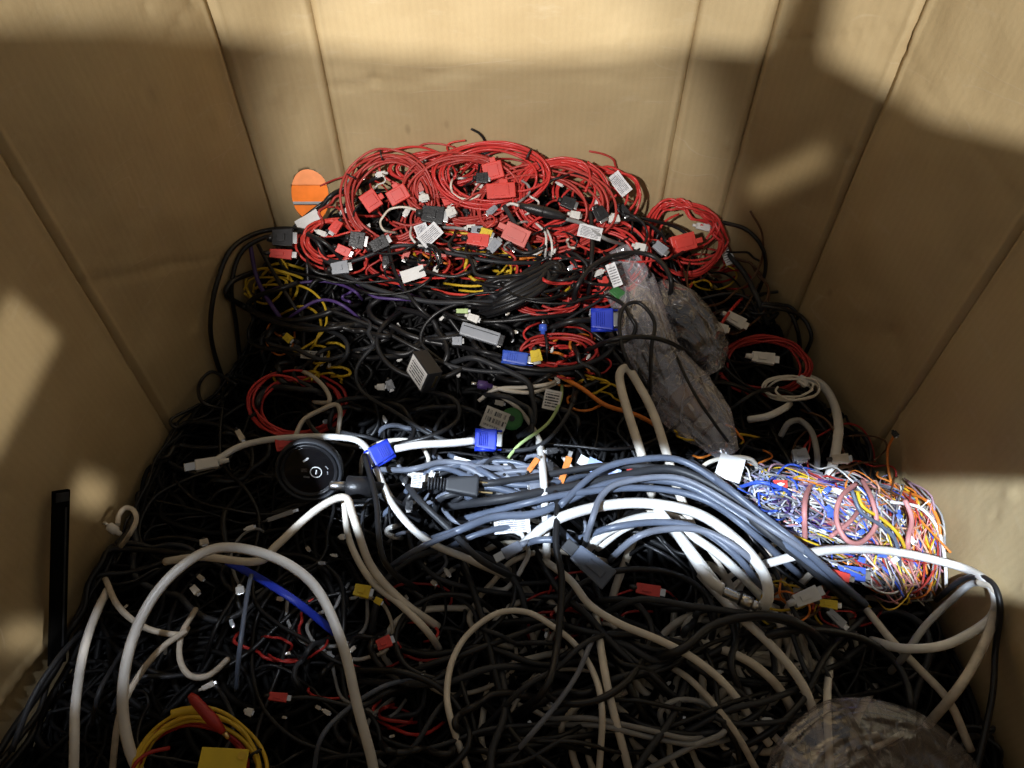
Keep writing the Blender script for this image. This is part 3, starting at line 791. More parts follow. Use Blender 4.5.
T('black_cable', 'black2', 5, .09, [(572, 310, .02), (578, 285), (598, 262), (630, 252), (656, 258), (671, 280), (668, 305, .04)], 'black cable looping over the top of the clear bag')
T('black_cable', 'black2', 4.6, .10, [(585, 350, .03), (612, 340), (645, 337), (672, 343), (700, 360, .03)], 'black cable lying across the middle of the clear bag')
T('black_cable', 'black2', 4, .10, [(650, 395, .05), (652, 350), (655, 322), (640, 303), (624, 308), (620, 330), (628, 362), (648, 388, .04)], 'thin black loop ringing the left half of the clear bag')
T('black_cable', 'black', 3.2, .095, [(665, 330, .05), (690, 385), (716, 425), (733, 448, .04)], 'thin black wire running down the lower half of the bag')
T('black_cable', 'black2', 4, .06, [(720, 222, .03), (745, 229), (762, 248), (765, 270), (757, 294, .02)], 'thin black cable bowing against the right wall beside the separate red coil')
T('black_cable', 'char', 5.5, .06, [(728, 255, .03), (745, 275), (758, 300), (768, 325, .02)], 'thicker black cable leaning on the right wall')
T('black_cable', 'black2', 4.2, .06, [(742, 312, .02), (765, 304), (788, 311), (798, 330), (800, 350, .02)], 'black cable hooping beside the right wall above the dark red coil')
T('black_cable', 'black2', 4.2, .065, [(738, 306, .02), (772, 308), (800, 316), (811, 335), (806, 352, .02)], 'outer black hoop beside the right wall above the dark red coil')
T('black_cable', 'black2', 3.6, .06, [(700, 300, .02), (730, 294), (752, 302), (760, 330, .02)], 'fine black hoop right of the bag')
T('red_cable', 'red', 3.0, .065, [(716, 338, .03), (724, 320), (738, 302), (747, 296, .03)], 'single red wire rising above the dark red coil')
# middle slope
scatter_wires([(270, 290), (600, 285), (600, 400), (560, 430), (280, 430)], 34, ('black2', 'black2', 'char'), (4, 6.5), (.035, .07), (28, 75), 'thick glossy black cable looping on the slope between the red coils and the blue plugs', 'thick black loops on the middle slope', 'black_cable', 'cable', .7)
scatter_wires([(740, 290), (800, 310), (790, 345), (720, 340)], 6, ('black2',), (3, 4.5), (.03, .06), (18, 36), 'black cable looping near the right wall above the dark red coil', 'black loops by the right wall', 'black_cable', 'cable', .8)
T('black_cable', 'black2', 5, .05, [(354, 360, .03), (372, 345), (388, 338), (392, 330, .02)], 'short black cable stub left of the square adapter')
T('black_cable', 'char', 4.4, .06, [(398, 333, .03), (372, 348), (356, 370), (362, 392), (395, 412), (432, 436), (470, 446), (520, 450), (548, 440), (570, 410), (575, 380, .02)], 'long black cable curving around the square adapter to the blue plug')
T('black_cable', 'char', 4.4, .055, [(432, 360), (470, 370), (520, 373), (575, 372, .02)], 'black cable leaving the right side of the adapter')
T('black_cable', 'black2', 4.2, .055, [(330, 310), (380, 330), (420, 350), (440, 356, .02)], 'black cable crossing the slope above the adapter')
T('black_cable', 'black2', 4, .055, [(420, 300, .01), (455, 318), (490, 322), (540, 318), (590, 310, .01)], 'black cable passing above the grey inline box')
T('grey_cable', 'tan', 5, .06, [(294, 440, .05), (303, 421), (322, 410), (335, 405), (340, 412), (338, 437, .04)], 'short dull ivory cable bent into a hook over the left red coil')
T('grey_cable', 'tan', 4.5, .055, [(296, 368, .02), (315, 378), (327, 391), (329, 402), (314, 402, .03)], 'dull ivory cable stub inside the left red coil')
T('green_cable', 'lime', 3.4, .06, [(494, 482, .04), (505, 462), (520, 444), (548, 424), (560, 402), (562, 385, .01)], 'pale green wire crossing behind the lit grey cables')
T('ivory_cable', 'beige', 4, .055, [(479, 402, .05), (497, 390), (525, 388), (545, 385), (556, 380, .02)], 'thin ivory wire leading out of the small dark blue boot')
T('ivory_cable', 'beige', 4, .06, [(490, 387, .05), (512, 392), (535, 393), (556, 384, .02)], 'second thin ivory wire beside the small dark blue boot')
T('ivory_cable', 'beige', 5, .05, [(497, 393, .03), (515, 405), (530, 422), (542, 445), (545, 480, .05), (546, 505, .02)], 'ivory cable running down past the green disc into the light')
T('ivory_cable', 'beige', 9, .085, [(652, 495, .02), (643, 460), (630, 420), (621, 385), (621, 372), (628, 369), (637, 382), (652, 412), (667, 455), (680, 495, .04), (700, 545, .02)], 'thick ivory cable folded into a tall narrow loop below the bag')
T('orange_cable', 'orange', 4.5, .05, [(558, 376, .02), (580, 388), (605, 405), (640, 416), (662, 430, .01)], 'orange cable running down right from the ivory wires')
T('white_cable', 'white', 9, .055, [(806, 377, .04), (822, 385), (834, 403), (838, 428), (836, 455), (826, 490, .02)], 'thick white cable bowing along the right wall below the dark red coil')
T('white_cable', 'white', 7, .045, [(748, 420, .02), (768, 416), (784, 408), (790, 404, .02)], 'short white cable under the dark red coil')
T('grey_cable', 'grey', 6, .05, [(780, 436, .03), (788, 423), (800, 420), (812, 432), (817, 456), (816, 478, .01)], 'grey cable hook over the multicoloured wires')
T('ivory_cable', 'beige', 4.5, .05, [(695, 490), (704, 466), (728, 458), (752, 460), (760, 476, .02)], 'thin ivory hoop behind the multicoloured wires')
# white vga / usb cables
plug_cable('usb_cable', 'white', 7, .075, [(214, 462), (245, 445), (290, 438), (345, 437), (366, 447), (379, 475), (393, 505), (425, 540), (470, 560), (505, 575, .03)],
           [('usb', 207, 464, 22, 12, 163, 'wplug', .075)], 'long white cable with a flat white plug crossing above the round disc')
plug_cable('video_cable', 'white', 8, .08, [(396, 450), (420, 446), (450, 444), (474, 441)],
           [('vga', 382, 453, 22, 21, 150, 'blue', .085), ('vga', 486, 440, 22, 22, 2, 'blue', .085)], 'short white video cable with a bright blue plug at each end')
small_v = plug_cable('video_cable', 'black2', 6, .06, [(545, 330, .02), (570, 322), (592, 320)], [('vga', 602, 320, 22, 23, 0, 'blue', .085)], 'black video cable ending in a blue plug beside the clear bag')
plug_cable('video_cable', 'black2', 5, .055, [(455, 345, .01), (480, 352), (502, 357)], [('vga', 515, 358, 26, 13, 8, 'bluew', .06)], 'black cable ending in a flat dark blue plug')
plug_cable('audio_cable', 'black2', 3, .05, [(545, 372, .01), (547, 350), (545, 335)], [('barrel', 543, 328, 8, 8, -90, 'bluew', .06)], 'thin cable with a tiny violet blue plug standing up')
plug_cable('audio_cable', 'beige', 3.5, .055, [(500, 390, .03), (492, 387)], [('barrel', 483, 385, 12, 9, 188, 'purple', .06)], 'stub of ivory wire with a dark violet boot')
plug_cable('power_cable', 'black2', 8, .07, [(398, 520, .01), (408, 500), (420, 487), (436, 485)], [('power', 462, 486, 34, 22, 4, 'char', .09)], 'black mains cable with ribbed plug and two brass prongs in the light')
plug_cable('signal_cable', 'char', 9, .07, [(420, 520, .01), (395, 503), (380, 492)], [('barrel', 360, 487, 30, 22, 182, 'plug', .085)], 'short thick black cable with a wide round plug beside the disc')
plug_cable('network_cable', 'slate', 7, .085, [(553, 540), (538, 541), (527, 544)], [('usb', 512, 550, 20, 12, 150, 'slate2', .085)], 'grey network cable with a ribbed pale boot under the bundle')

# ------------------------------------------------------------------ the lit grey bundle
LG = 'blue grey cables of the lit bundle'
def lg(m, d, lift, pts, lab): T('grey_cable', m, d, lift, pts, lab, 'cable', LG)
lg('slate', 8, .10, [(420, 545, .03), (452, 533), (492, 517), (540, 512), (600, 485), (640, 479), (690, 487), (745, 520), (800, 555), (862, 602, .04)], 'topmost grey cable spanning the whole lit bundle from end to end')
lg('slate', 7, .105, [(560, 505), (600, 470), (640, 460), (682, 462), (730, 490), (780, 530), (840, 580, .04)], 'grey cable arching highest behind the white folds of the bundle')
lg('char', 9, .09, [(445, 508, .03), (500, 500), (555, 490), (610, 478), (670, 470), (720, 490), (790, 540), (850, 590, .03)], 'dark grey cable low in the middle of the lit bundle')
lg('slate2', 6.5, .115, [(585, 545, .05), (592, 520), (602, 495), (625, 482), (680, 478), (740, 508), (800, 548), (850, 590, .04)], 'grey cable turning sharply down in front of the bundle')
lg('slate', 7, .10, [(460, 520, .02), (520, 505), (580, 492), (650, 488), (705, 500), (755, 535), (800, 575, .03)], 'grey cable running along the lower edge of the bundle')
lg('slate2', 7, .105, [(610, 560, .03), (635, 538), (665, 530), (705, 532), (745, 555), (775, 590, .03)], 'pale grey cable arching over the dark hollow under the bundle')
lg('slate', 7, .10, [(575, 540, .04), (610, 528), (660, 522), (700, 530), (740, 560), (770, 600, .02)], 'grey cable crossing below the white cables of the bundle')
lg('char', 7, .085, [(440, 475, .03), (480, 482), (520, 478), (570, 470), (620, 466), (690, 475), (760, 520, .03)], 'charcoal cable behind the bundle next to the power plug')
lg('slate', 6, .08, [(450, 455, .02), (480, 470), (510, 485), (555, 482), (600, 470, .03)], 'grey cable in the tangle beside the power plug')
lg('slate2', 6, .075, [(380, 470, .02), (410, 470), (445, 462), (480, 468), (515, 490, .03)], 'pale grey cable left of the power plug')
lg('slate', 7.5, .11, [(690, 462, .05), (720, 482), (760, 515), (810, 555), (865, 605, .05)], 'grey cable forming the upper right edge of the bundle')
lg('char', 8, .10, [(700, 475, .05), (740, 510), (790, 550), (855, 608, .04)], 'charcoal cable down the right edge of the bundle')
lg('slate', 7, .075, [(440, 500, .01), (475, 486), (530, 500), (560, 530), (590, 560, .05)], 'grey cable diving to the flat grey connector in the middle')
lg('slate', 6, .08, [(430, 560, .02), (465, 540), (505, 528), (550, 528, .03)], 'short grey cable at the front left of the bundle')
for k in range(16):
    a = random.uniform(0, 40)
    lg(random.choice(('slate', 'slate2', 'char')), random.uniform(4, 7), .07, [(390 + a * 2 + random.uniform(-20, 20), 520 - a + random.uniform(-10, 10), .0), (430 + a, 480 + random.uniform(-15, 20)), (470 + a, 470 + random.uniform(-15, 25)), (520 + a, 490 + random.uniform(-25, 20)), (570 + a, 500 + random.uniform(-20, 30), .01)], 'grey cable in the loose left part of the lit bundle')
# flat connector head
fm, t = frame(592, 566, .10, 42, .6)
r = empty('flat_connector', fm, 'flat dark grey connector head hanging at the centre of the bundle', 'connector')
link('housing', bevel_box(px2m(44, t), px2m(24, t), px2m(9, t), .002, .75), M['slate'], r)
link('key_ridge', bevel_box(px2m(20, t), px2m(8, t), px2m(3, t), .001, off=(px2m(4, t), 0, px2m(5, t))), M['slate'], r)
link('strain_relief', bevel_box(px2m(14, t), px2m(13, t), px2m(7, t), .001, off=(-px2m(28, t), 0, 0)), M['char'], r)
# white cables of the bundle
plug_cable('coax_cable', 'white', 11, .10, [(520, 548, .04), (556, 520), (600, 507), (650, 504), (700, 514), (738, 540), (762, 572), (767, 598), (757, 612, .06)], [], 'thick white cable arching in front of the grey bundle and hooking down at its right')
plug_cable('coax_cable', 'white', 11, .085, [(585, 552, .03), (610, 530), (645, 518), (668, 524), (690, 552), (708, 578), (722, 588)], [('coax', 736, 597, 26, 13, 28, 'metal', .09)], 'thick white coaxial cable with a nickel screw plug at its lower end')
plug_cable('coax_cable', 'white', 9, .09, [(655, 505), (675, 530), (700, 562), (728, 598, .05), (745, 625, .02)], [], 'white cable slanting between the two white arches')
plug_cable('coax_cable', 'white', 9, .08, [(596, 548, .04), (625, 528), (660, 520), (705, 545), (735, 570), (765, 602, .04), (790, 640, .02)], [], 'white cable running behind the coaxial plug')
T('white_cable', 'white', 8, .09, [(540, 440, .04), (543, 470), (545, 500), (547, 545, .05), (546, 560, .02)], 'white cable standing upright left of the grey bundle')
# right hand cables
T('white_cable', 'white', 9, .10, [(760, 565, .05), (805, 554), (850, 549), (905, 553), (958, 565), (985, 580), (996, 600), (988, 622), (948, 645), (905, 648), (872, 640, .04)], 'long thick white cable sweeping to the right wall and folding back')
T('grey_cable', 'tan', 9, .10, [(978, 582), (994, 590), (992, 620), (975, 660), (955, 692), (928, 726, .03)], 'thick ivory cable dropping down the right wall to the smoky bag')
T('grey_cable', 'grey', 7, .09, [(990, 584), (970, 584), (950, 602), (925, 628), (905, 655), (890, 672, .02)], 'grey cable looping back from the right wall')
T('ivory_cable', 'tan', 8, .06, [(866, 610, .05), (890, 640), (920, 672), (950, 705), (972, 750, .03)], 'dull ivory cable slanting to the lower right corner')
T('black_cable', 'black2', 6, .07, [(935, 600, .05), (965, 578), (990, 580), (1000, 605), (994, 650), (990, 700), (975, 775, .05)], 'black cable hanging down the right wall outside the white loop')
T('orange_cable', 'orange', 2.6, .05, [(895, 500, .03), (888, 470), (888, 450), (894, 436)], 'thin orange wire standing up against the right wall')
T('brown_cable', 'brown', 2.6, .05, [(850, 470, .02), (838, 440), (825, 420), (800, 410, .02)], 'thin brown wire by the white cable on the right slope')
# front cables
scatter_wires([(420, 590), (860, 640), (820, 770), (300, 770), (280, 640)], 22, ('black2', 'char', 'black2'), (5, 8), (.03, .07), (40, 110), 'thick glossy black cable looping over the front of the heap', 'thick black loops at the front', 'black_cable', 'cable', .9)
T('white_cable', 'white', 10.5, .18, [(150, 790, .06), (130, 748, .10), (122, 700, .14), (130, 650, .16), (152, 600, .17), (182, 566), (215, 548), (252, 550), (292, 566), (320, 592, .17), (340, 640, .15), (356, 700, .12), (370, 752, .08), (376, 785, .05)], 'big thick white cable hoop standing at the front left')
T('ivory_cable', 'beige', 8, .12, [(165, 562, .05), (205, 556, .09), (258, 560, .11), (278, 544), (318, 508), (344, 497), (353, 517), (370, 565, .08), (400, 600, .06), (438, 626, .02)], 'ivory cable bent sharply in front of the round disc')
T('white_cable', 'white', 9, .10, [(72, 800, .06), (75, 740), (77, 700), (85, 650), (98, 612, .08), (108, 590, .03)], 'thick white cable rising along the left edge at the front')
T('ivory_cable', 'tan', 6, .07, [(105, 580, .03), (118, 608), (146, 628), (180, 635), (188, 628, .03)], 'dull ivory cable inside the big white hoop')
T('ivory_cable', 'tan', 6.5, .075, [(186, 630), (160, 650), (134, 684), (118, 720), (112, 775, .03)], 'dull ivory cable passing behind the left leg of the white hoop')
T('ivory_cable', 'tan', 6, .06, [(196, 610, .03), (182, 635), (180, 660), (190, 676), (208, 676), (227, 660, .02)], 'curled dull ivory cable with a torn end inside the white hoop')
T('flat_blue_cable', 'blue', 8, .08, [(228, 562, .03), (260, 580), (295, 602), (335, 632, .03)], 'flat blue ribbon cable under the white hoop', flat=.3)
T('grey_cable', 'slate', 5, .08, [(252, 575), (246, 600), (239, 650), (236, 690, .02)], 'thin blue grey cable hanging inside the white hoop')
T('grey_cable', 'char', 6, .06, [(12, 750, .03), (34, 695), (60, 655), (82, 632, .02)], 'dark grey cable at the far lower left')
T('grey_cable', 'char', 5, .06, [(92, 725, .02), (100, 690), (122, 650, .02)], 'short dark grey cable left of the hoop')
T('grey_cable', 'slate', 5, .08, [(312, 785, .02), (320, 742), (345, 712), (385, 686), (420, 680, .02)], 'blue grey cable crossing the right leg of the hoop')
T('ivory_cable', 'beige', 6.5, .07, [(470, 775, .03), (452, 722), (447, 692), (452, 660), (468, 634), (497, 614), (527, 613), (552, 626), (576, 646), (594, 675), (602, 712), (600, 775, .03)], 'ivory cable forming a round hoop at the front centre')
T('ivory_cable', 'beige', 8, .07, [(595, 615, .03), (602, 655), (612, 705), (630, 775, .03)], 'ivory cable running straight down right of the front hoop')
T('ivory_cable', 'beige', 8, .08, [(545, 560, .03), (570, 578), (590, 603), (620, 622), (655, 638), (695, 660), (730, 690, .06), (770, 745, .03)], 'long ivory cable slanting from the centre to the lower right')
T('ivory_cable', 'beige', 9, .065, [(700, 575, .02), (735, 612), (775, 650), (805, 690), (822, 745, .03)], 'ivory cable slanting past the coaxial plug to the smoky bag')
T('ivory_cable', 'beige', 8, .07, [(831, 660, .03), (828, 700), (830, 775, .05)], 'upright ivory cable at the left edge of the smoky bag')
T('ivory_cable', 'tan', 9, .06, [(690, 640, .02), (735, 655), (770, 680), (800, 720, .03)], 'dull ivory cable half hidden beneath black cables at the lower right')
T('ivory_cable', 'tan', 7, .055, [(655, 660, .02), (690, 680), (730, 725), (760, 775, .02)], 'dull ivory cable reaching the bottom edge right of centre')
T('grey_cable', 'slate2', 5.5, .08, [(505, 765, .02), (530, 735), (560, 700), (578, 674), (590, 645), (600, 622, .03)], 'shiny grey blue cable glinting diagonally across the front hoop')
T('grey_cable', 'grey', 5.5, .06, [(548, 719, .03), (590, 719), (640, 728), (690, 738), (720, 730, .02)], 'mid grey cable lying level near the bottom')
T('grey_cable', 'grey', 5.5, .055, [(552, 724, .02), (600, 725), (650, 738), (700, 745), (740, 735, .02)], 'second mid grey cable lying level near the bottom')
T('grey_cable', 'grey', 6, .055, [(668, 735, .03), (660, 712), (680, 700), (710, 706), (725, 730), (690, 748), (640, 775, .03)], 'mid grey cable hook near the bottom right of centre')
T('ivory_cable', 'beige', 7, .06, [(345, 500, .10), (350, 540), (372, 580), (398, 602), (425, 628), (440, 650, .01)], 'ivory cable continuing below the bend in front of the disc')
T('black_cable', 'black2', 7, .10, [(545, 470, .05), (556, 500), (556, 545), (562, 580), (558, 640), (545, 690), (510, 720, .02)], 'black cable hanging over the middle of the lit bundle')
T('black_cable', 'char', 7, .085, [(600, 615, .03), (640, 600), (690, 606), (740, 612), (790, 622), (830, 640, .02)], 'black cable sweeping right below the white arches')
T('black_cable', 'black2', 9, .09, [(640, 660, .03), (680, 652), (715, 625), (760, 615), (800, 624), (840, 660, .02)], 'thick black cable arching under the coaxial plug')
T('black_cable', 'char', 6, .08, [(480, 730, .02), (520, 690), (556, 668), (590, 640), (640, 625, .02)], 'black cable crossing behind the front hoop')
T('black_cable', 'black2', 6, .10, [(365, 455), (376, 500, .10), (384, 560), (420, 590, .02)], 'black cable hanging in front of the long white cable')
T('black_cable', 'char', 7, .09, [(402, 478, .05), (420, 500), (450, 530), (480, 560), (520, 580, .02)], 'charcoal cable slanting down from the left blue plug')
T('blue_grey_cable', 'slate', 6, .10, [(520, 505, .05), (460, 530), (420, 548), (388, 568, .02)], 'blue grey cable sloping left out of the bundle')
# ivory undergrowth
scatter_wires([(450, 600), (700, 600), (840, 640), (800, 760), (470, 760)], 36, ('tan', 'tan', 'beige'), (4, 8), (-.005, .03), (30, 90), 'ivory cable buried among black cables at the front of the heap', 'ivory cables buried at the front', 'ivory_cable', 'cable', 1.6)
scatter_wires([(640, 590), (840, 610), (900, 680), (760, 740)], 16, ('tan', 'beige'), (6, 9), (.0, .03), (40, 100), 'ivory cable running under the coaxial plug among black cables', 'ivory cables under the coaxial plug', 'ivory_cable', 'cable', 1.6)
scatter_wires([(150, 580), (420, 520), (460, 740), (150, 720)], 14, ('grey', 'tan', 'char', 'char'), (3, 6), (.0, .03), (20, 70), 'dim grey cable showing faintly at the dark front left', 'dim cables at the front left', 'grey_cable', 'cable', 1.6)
scatter_wires([(380, 440), (560, 450), (560, 560), (400, 560)], 18, ('white', 'slate2', 'slate2', 'beige'), (3, 6), (.01, .05), (16, 50), 'short pale cable in the lit tangle around the power plug', 'pale cables around the power plug', 'pale_cable', 'cable', 1.2)
# black cables lying over the front ivory ones
for k in range(34):
    u, v = rnd_in([(440, 610), (700, 600), (860, 650), (820, 760), (420, 760)]); a = random.uniform(-.9, .9) + (1.57 if random.random() < .4 else .5); L = random.uniform(60, 150)
    pts = [(u + math.cos(a) * L * s + math.sin(a) * 22 * noise.noise(Vector((k, s * 1.4, 0))), v + math.sin(a) * L * s + 26 * noise.noise(Vector((s * 1.4, k, 3))), .062 - .05 * abs(s) ** 2) for s in (-1, -.6, -.2, .2, .6, 1)]
    T('black_cable', random.choice(('black', 'black2', 'black2', 'char')), random.uniform(4.5, 8), .05, pts, 'black cable lying over the ivory cables at the front', 'cable', 'black cables over the front ivory ones')

# ------------------------------------------------------------------ multicoloured harness
HP = [(735, 485), (770, 462), (830, 478), (896, 482), (935, 510), (946, 560), (940, 592), (885, 602), (840, 575), (800, 548), (760, 520)]
w0, t0 = hit(850, 540, .03)
hr = empty('wire_harness', Matrix.Translation(V(*w0)), 'dense bundle of pink, orange, blue and white wires lit against the right wall', 'wire bundle')
o0 = np.array(V(*w0))
HL = ['bluew', 'lilac', 'lblue', 'dgrey', 'slate2', 'lilac', 'white', 'mauve', 'grey', 'purple', 'yellow', 'mauve', 'white', 'slate2']
HR = ['pink', 'mauve', 'peach', 'white', 'dgrey', 'pink', 'lilac', 'orange', 'white', 'brown', 'yellow', 'mauve', 'grey', 'red3', 'bluew', 'tan']
rest = []
for k in range(330):
    u, v = rnd_in(HP)
    hc_ = random.choice(HL if u + random.gauss(0, 25) < 822 else HR)
    f_ = min(1, max(0, (u - 760) / 170)); base = 15 + 65 * f_ * f_              # strands run down the slope and turn over at the right
    if random.random() < .78:
        a = math.radians(random.gauss(base, 16)); L = random.uniform(30, 85); bend = random.uniform(-14, 26) * (.4 + f_)
        pts = [(u + math.cos(a) * L * s - math.sin(a) * bend * (1 - s * s) + 4 * noise.noise(Vector((k, s * 2, 1))), v + math.sin(a) * L * s - math.cos(a) * bend * (1 - s * s) + 4 * noise.noise(Vector((k, s * 2, 8))), random.uniform(.03, .085) - .04 * abs(s) ** 3) for s in (-1, -.5, 0, .5, 1)]
    else:
        pts = px_arc(u, v, random.uniform(8, 26), random.uniform(8, 26), random.uniform(0, 6.28), random.uniform(2, 5), random.uniform(.04, .08), k, 8)
    edge_ = random.uniform(-12, 10)
    for _ in range(40):
        pts = [p if in_poly(p[0] - (p[0] - 845) / 95 * edge_, p[1] - (p[1] - 537) / 60 * edge_, HP) else (p[0] * .9 + 845 * .1, p[1] * .9 + 537 * .1, p[2]) for p in pts]
    q, dep = path_px(pts, 0)
    c = catmull(q, 4) - o0
    r = px2m(random.uniform(1.3, 2.2), dep) / 2
    if k >= 95:
        rest.append((tube_arrays(c, r, 6), hc_)); continue
    tube_obj('wire', c, r, M[hc_], hr, 6)
for c_ in sorted(set(x[1] for x in rest)):
    pass
mats_ = sorted(set(x[1] for x in rest)); me = mesh_from([x[0] for x in rest], 'wire_mass', 6)
for c_ in mats_: me.materials.append(M[c_])
idx = []
for (v_, q_), c_ in rest: idx += [mats_.index(c_)] * len(q_)
for (v_, q_), c_ in rest: idx += [mats_.index(c_)] * 2
me.polygons.foreach_set('material_index', np.array(idx, np.int32))
tag(link('wire_mass', me, None, hr), kind='stuff')
T('pink_cable', 'pink', 5.5, .10, [(806, 548, .05), (805, 520), (806, 500), (812, 480, .05)], 'thick salmon wire standing in the multicoloured bundle')
T('pink_cable', 'pink', 5, .11, [(862, 480, .07), (872, 500), (876, 525), (862, 542), (846, 540), (836, 520), (840, 498), (856, 484, .08)], 'salmon wire looped into a ring on the multicoloured bundle')
T('pink_cable', 'pink', 5, .10, [(905, 500), (912, 520), (908, 545), (915, 570, .05)], 'salmon wire bending down the right of the multicoloured bundle')
T('pink_cable', 'pink', 4.5, .10, [(830, 535), (850, 520), (862, 505, .07)], 'short salmon wire across the multicoloured bundle')
T('yellow_cable', 'yellow', 3.6, .11, [(857, 492), (864, 508), (885, 522), (900, 538), (908, 560, .06)], 'yellow wire curving down across the multicoloured bundle')
T('grey_cable', 'slate', 4, .115, [(852, 490), (862, 512), (882, 526), (896, 542), (900, 575, .06)], 'grey wire beside the yellow one on the multicoloured bundle')
T('orange_cable', 'orange', 3.2, .08, [(900, 490, .05), (925, 500), (938, 520), (940, 545, .05)], 'orange wire rimming the right edge of the multicoloured bundle')
T('white_cable', 'white', 3.4, .09, [(890, 502), (920, 508), (938, 530), (944, 560), (945, 590, .05)], 'white wire rimming the right edge of the multicoloured bundle')
T('blue_cable', 'bluew', 4, .09, [(738, 488, .05), (760, 482), (785, 490), (792, 498, .05)], 'blue wire at the left end of the multicoloured bundle')
scatter_wires([(745, 482), (800, 468), (810, 500), (770, 510)], 20, ('bluew', 'lblue', 'lilac'), (1.6, 2.6), (.06, .10), (8, 24), 'blue wire in the left part of the multicoloured bundle', 'blue wires at the left of the bundle', 'blue_wire', flat=1)
scatter_wires([(770, 580), (860, 600), (840, 620), (780, 610)], 14, ('orange', 'red2', 'brown', 'yellow'), (2, 3), (.02, .06), (12, 40), 'dark orange wire under the multicoloured bundle', 'dark wires under the bundle', 'thin_wire', flat=1)
scatter_wires([(735, 240), (745, 290), (720, 300), (712, 260)], 8, ('black', 'black2', 'brown'), (1.8, 2.6), (.04, .06), (14, 40), 'fine black wire beside the separate red coil', 'fine black wires by the right coil', 'thin_wire', flat=1.4)
scatter_wires([(820, 420), (860, 450), (880, 500), (840, 500)], 10, ('brown', 'red2', 'brown'), (1.6, 2.4), (.02, .05), (14, 44), 'fine brown wire rising behind the multicoloured bundle', 'fine brown wires by the right wall', 'thin_wire', flat=1.4)
coil(790, 388, 26, 11, 5, 'small coil of thin straw coloured wire below the dark red coil', None, m='beige', dpx=2.2, lift=.05, spread=.4, name='straw_wire_coil')

# yellow coil at the front
coil(197, 775, 62, 62, 6, 'large coil of yellow wire with red leads at the bottom left corner', None, m='yellow', dpx=4.2, lift=.09, spread=.14, name='yellow_wire_coil', tie=(20,))
coil(190, 770, 55, 46, 3, 'deep red wire coil inside the yellow coil', None, m='red2', dpx=4, lift=.08, spread=.16)
T('yellow_cable', 'yellow', 9, .125, [(172, 714), (186, 711), (202, 711)], 'thick yellow sleeve on the yellow coil')
fm, t = frame(208, 715, .14, 48, .6)
r = empty('red_splice', fm, 'dull red tapered plug lying across the yellow coil', 'plug')
link('sleeve', lathe([(px2m(3, t), -px2m(28, t)), (px2m(5, t), -px2m(22, t)), (px2m(6, t), px2m(8, t)), (px2m(3, t), px2m(24, t))], 14, 'x'), M['red2'], r)
link('tip', lathe([(px2m(2.5, t), px2m(24, t)), (px2m(2, t), px2m(32, t))], 10, 'x'), M['brass'], r)
fm, t = frame(222, 768, .12, 2, .7)
r = empty('yellow_card', fm, 'bright yellow square tag in the middle of the yellow coil', 'tag')
link('card', bevel_box(px2m(46, t), px2m(36, t), px2m(4, t), .0006), M['ylabel'], r)
link('hole_ring', lathe([(px2m(4, t), 0), (px2m(4, t), px2m(3, t))], 14), M['yellow'], r, Matrix.Translation((px2m(17, t), px2m(12, t), 0)))

# ------------------------------------------------------------------ tags
paper_tag(620, 184, 24, 13, 52, .075, 'white printed tag tilted up against the back panel')
paper_tag(590, 232, 24, 13, 14, .085, 'white printed tag on the white lead below the fuse')
paper_tag(430, 235, 24, 15, -42, .08, 'white printed tag hanging below the left black relay')
paper_tag(422, 231, 14, 13, 70, .075, 'small white tag folded behind the hanging left one')
paper_tag(413, 274, 24, 12, -18, .08, 'blank white tag tilted on the black cables', m='paper')
paper_tag(308, 220, 25, 11, -32, .05, 'dull white tag beside the oval hand hole', m='paper')
paper_tag(614, 275, 10, 24, -20, .10, 'narrow printed tag inside the top of the clear bag')
paper_tag(727, 254, 10, 22, -22, .07, 'folded white tag right of the separate red coil')
paper_tag(712, 225, 16, 8, 10, .065, 'small white flag above the separate red coil')
paper_tag(730, 468, 25, 25, 20, .08, 'large crumpled white tag below the clear bag', m='paper')
paper_tag(312, 355, 22, 8, 5, .055, 'small striped sticker in the dark above the left red coil', m='barcode')
paper_tag(495, 420, 25, 22, 22, .065, 'dull tag with a bar code beside the green disc', m='barcode')
paper_tag(552, 400, 17, 20, 12, .065, 'dull printed tag on the ivory wires', m='printg')
paper_tag(417, 480, 11, 15, 5, .10, 'tiny printed sticker in the lit tangle left of the power plug')
paper_tag(512, 524, 36, 18, -5, .085, 'printed white label lying under the front of the grey bundle')
paper_tag(603, 470, 34, 14, 25, .075, 'pale blue folded card in the light behind the bundle', m='lblue')
paper_tag(585, 462, 14, 10, 30, .07, 'small white chip of card behind the bundle', m='paper')
paper_tag(598, 204, 10, 14, 10, .075, 'tiny white tag inside the round red coil', m='paper')
paper_tag(428, 478, 26, 8, -20, .07, 'white paper strip in the lit tangle', m='paper')
paper_tag(462, 462, 18, 8, 15, .07, 'small white paper strip under the right blue plug', m='paper')

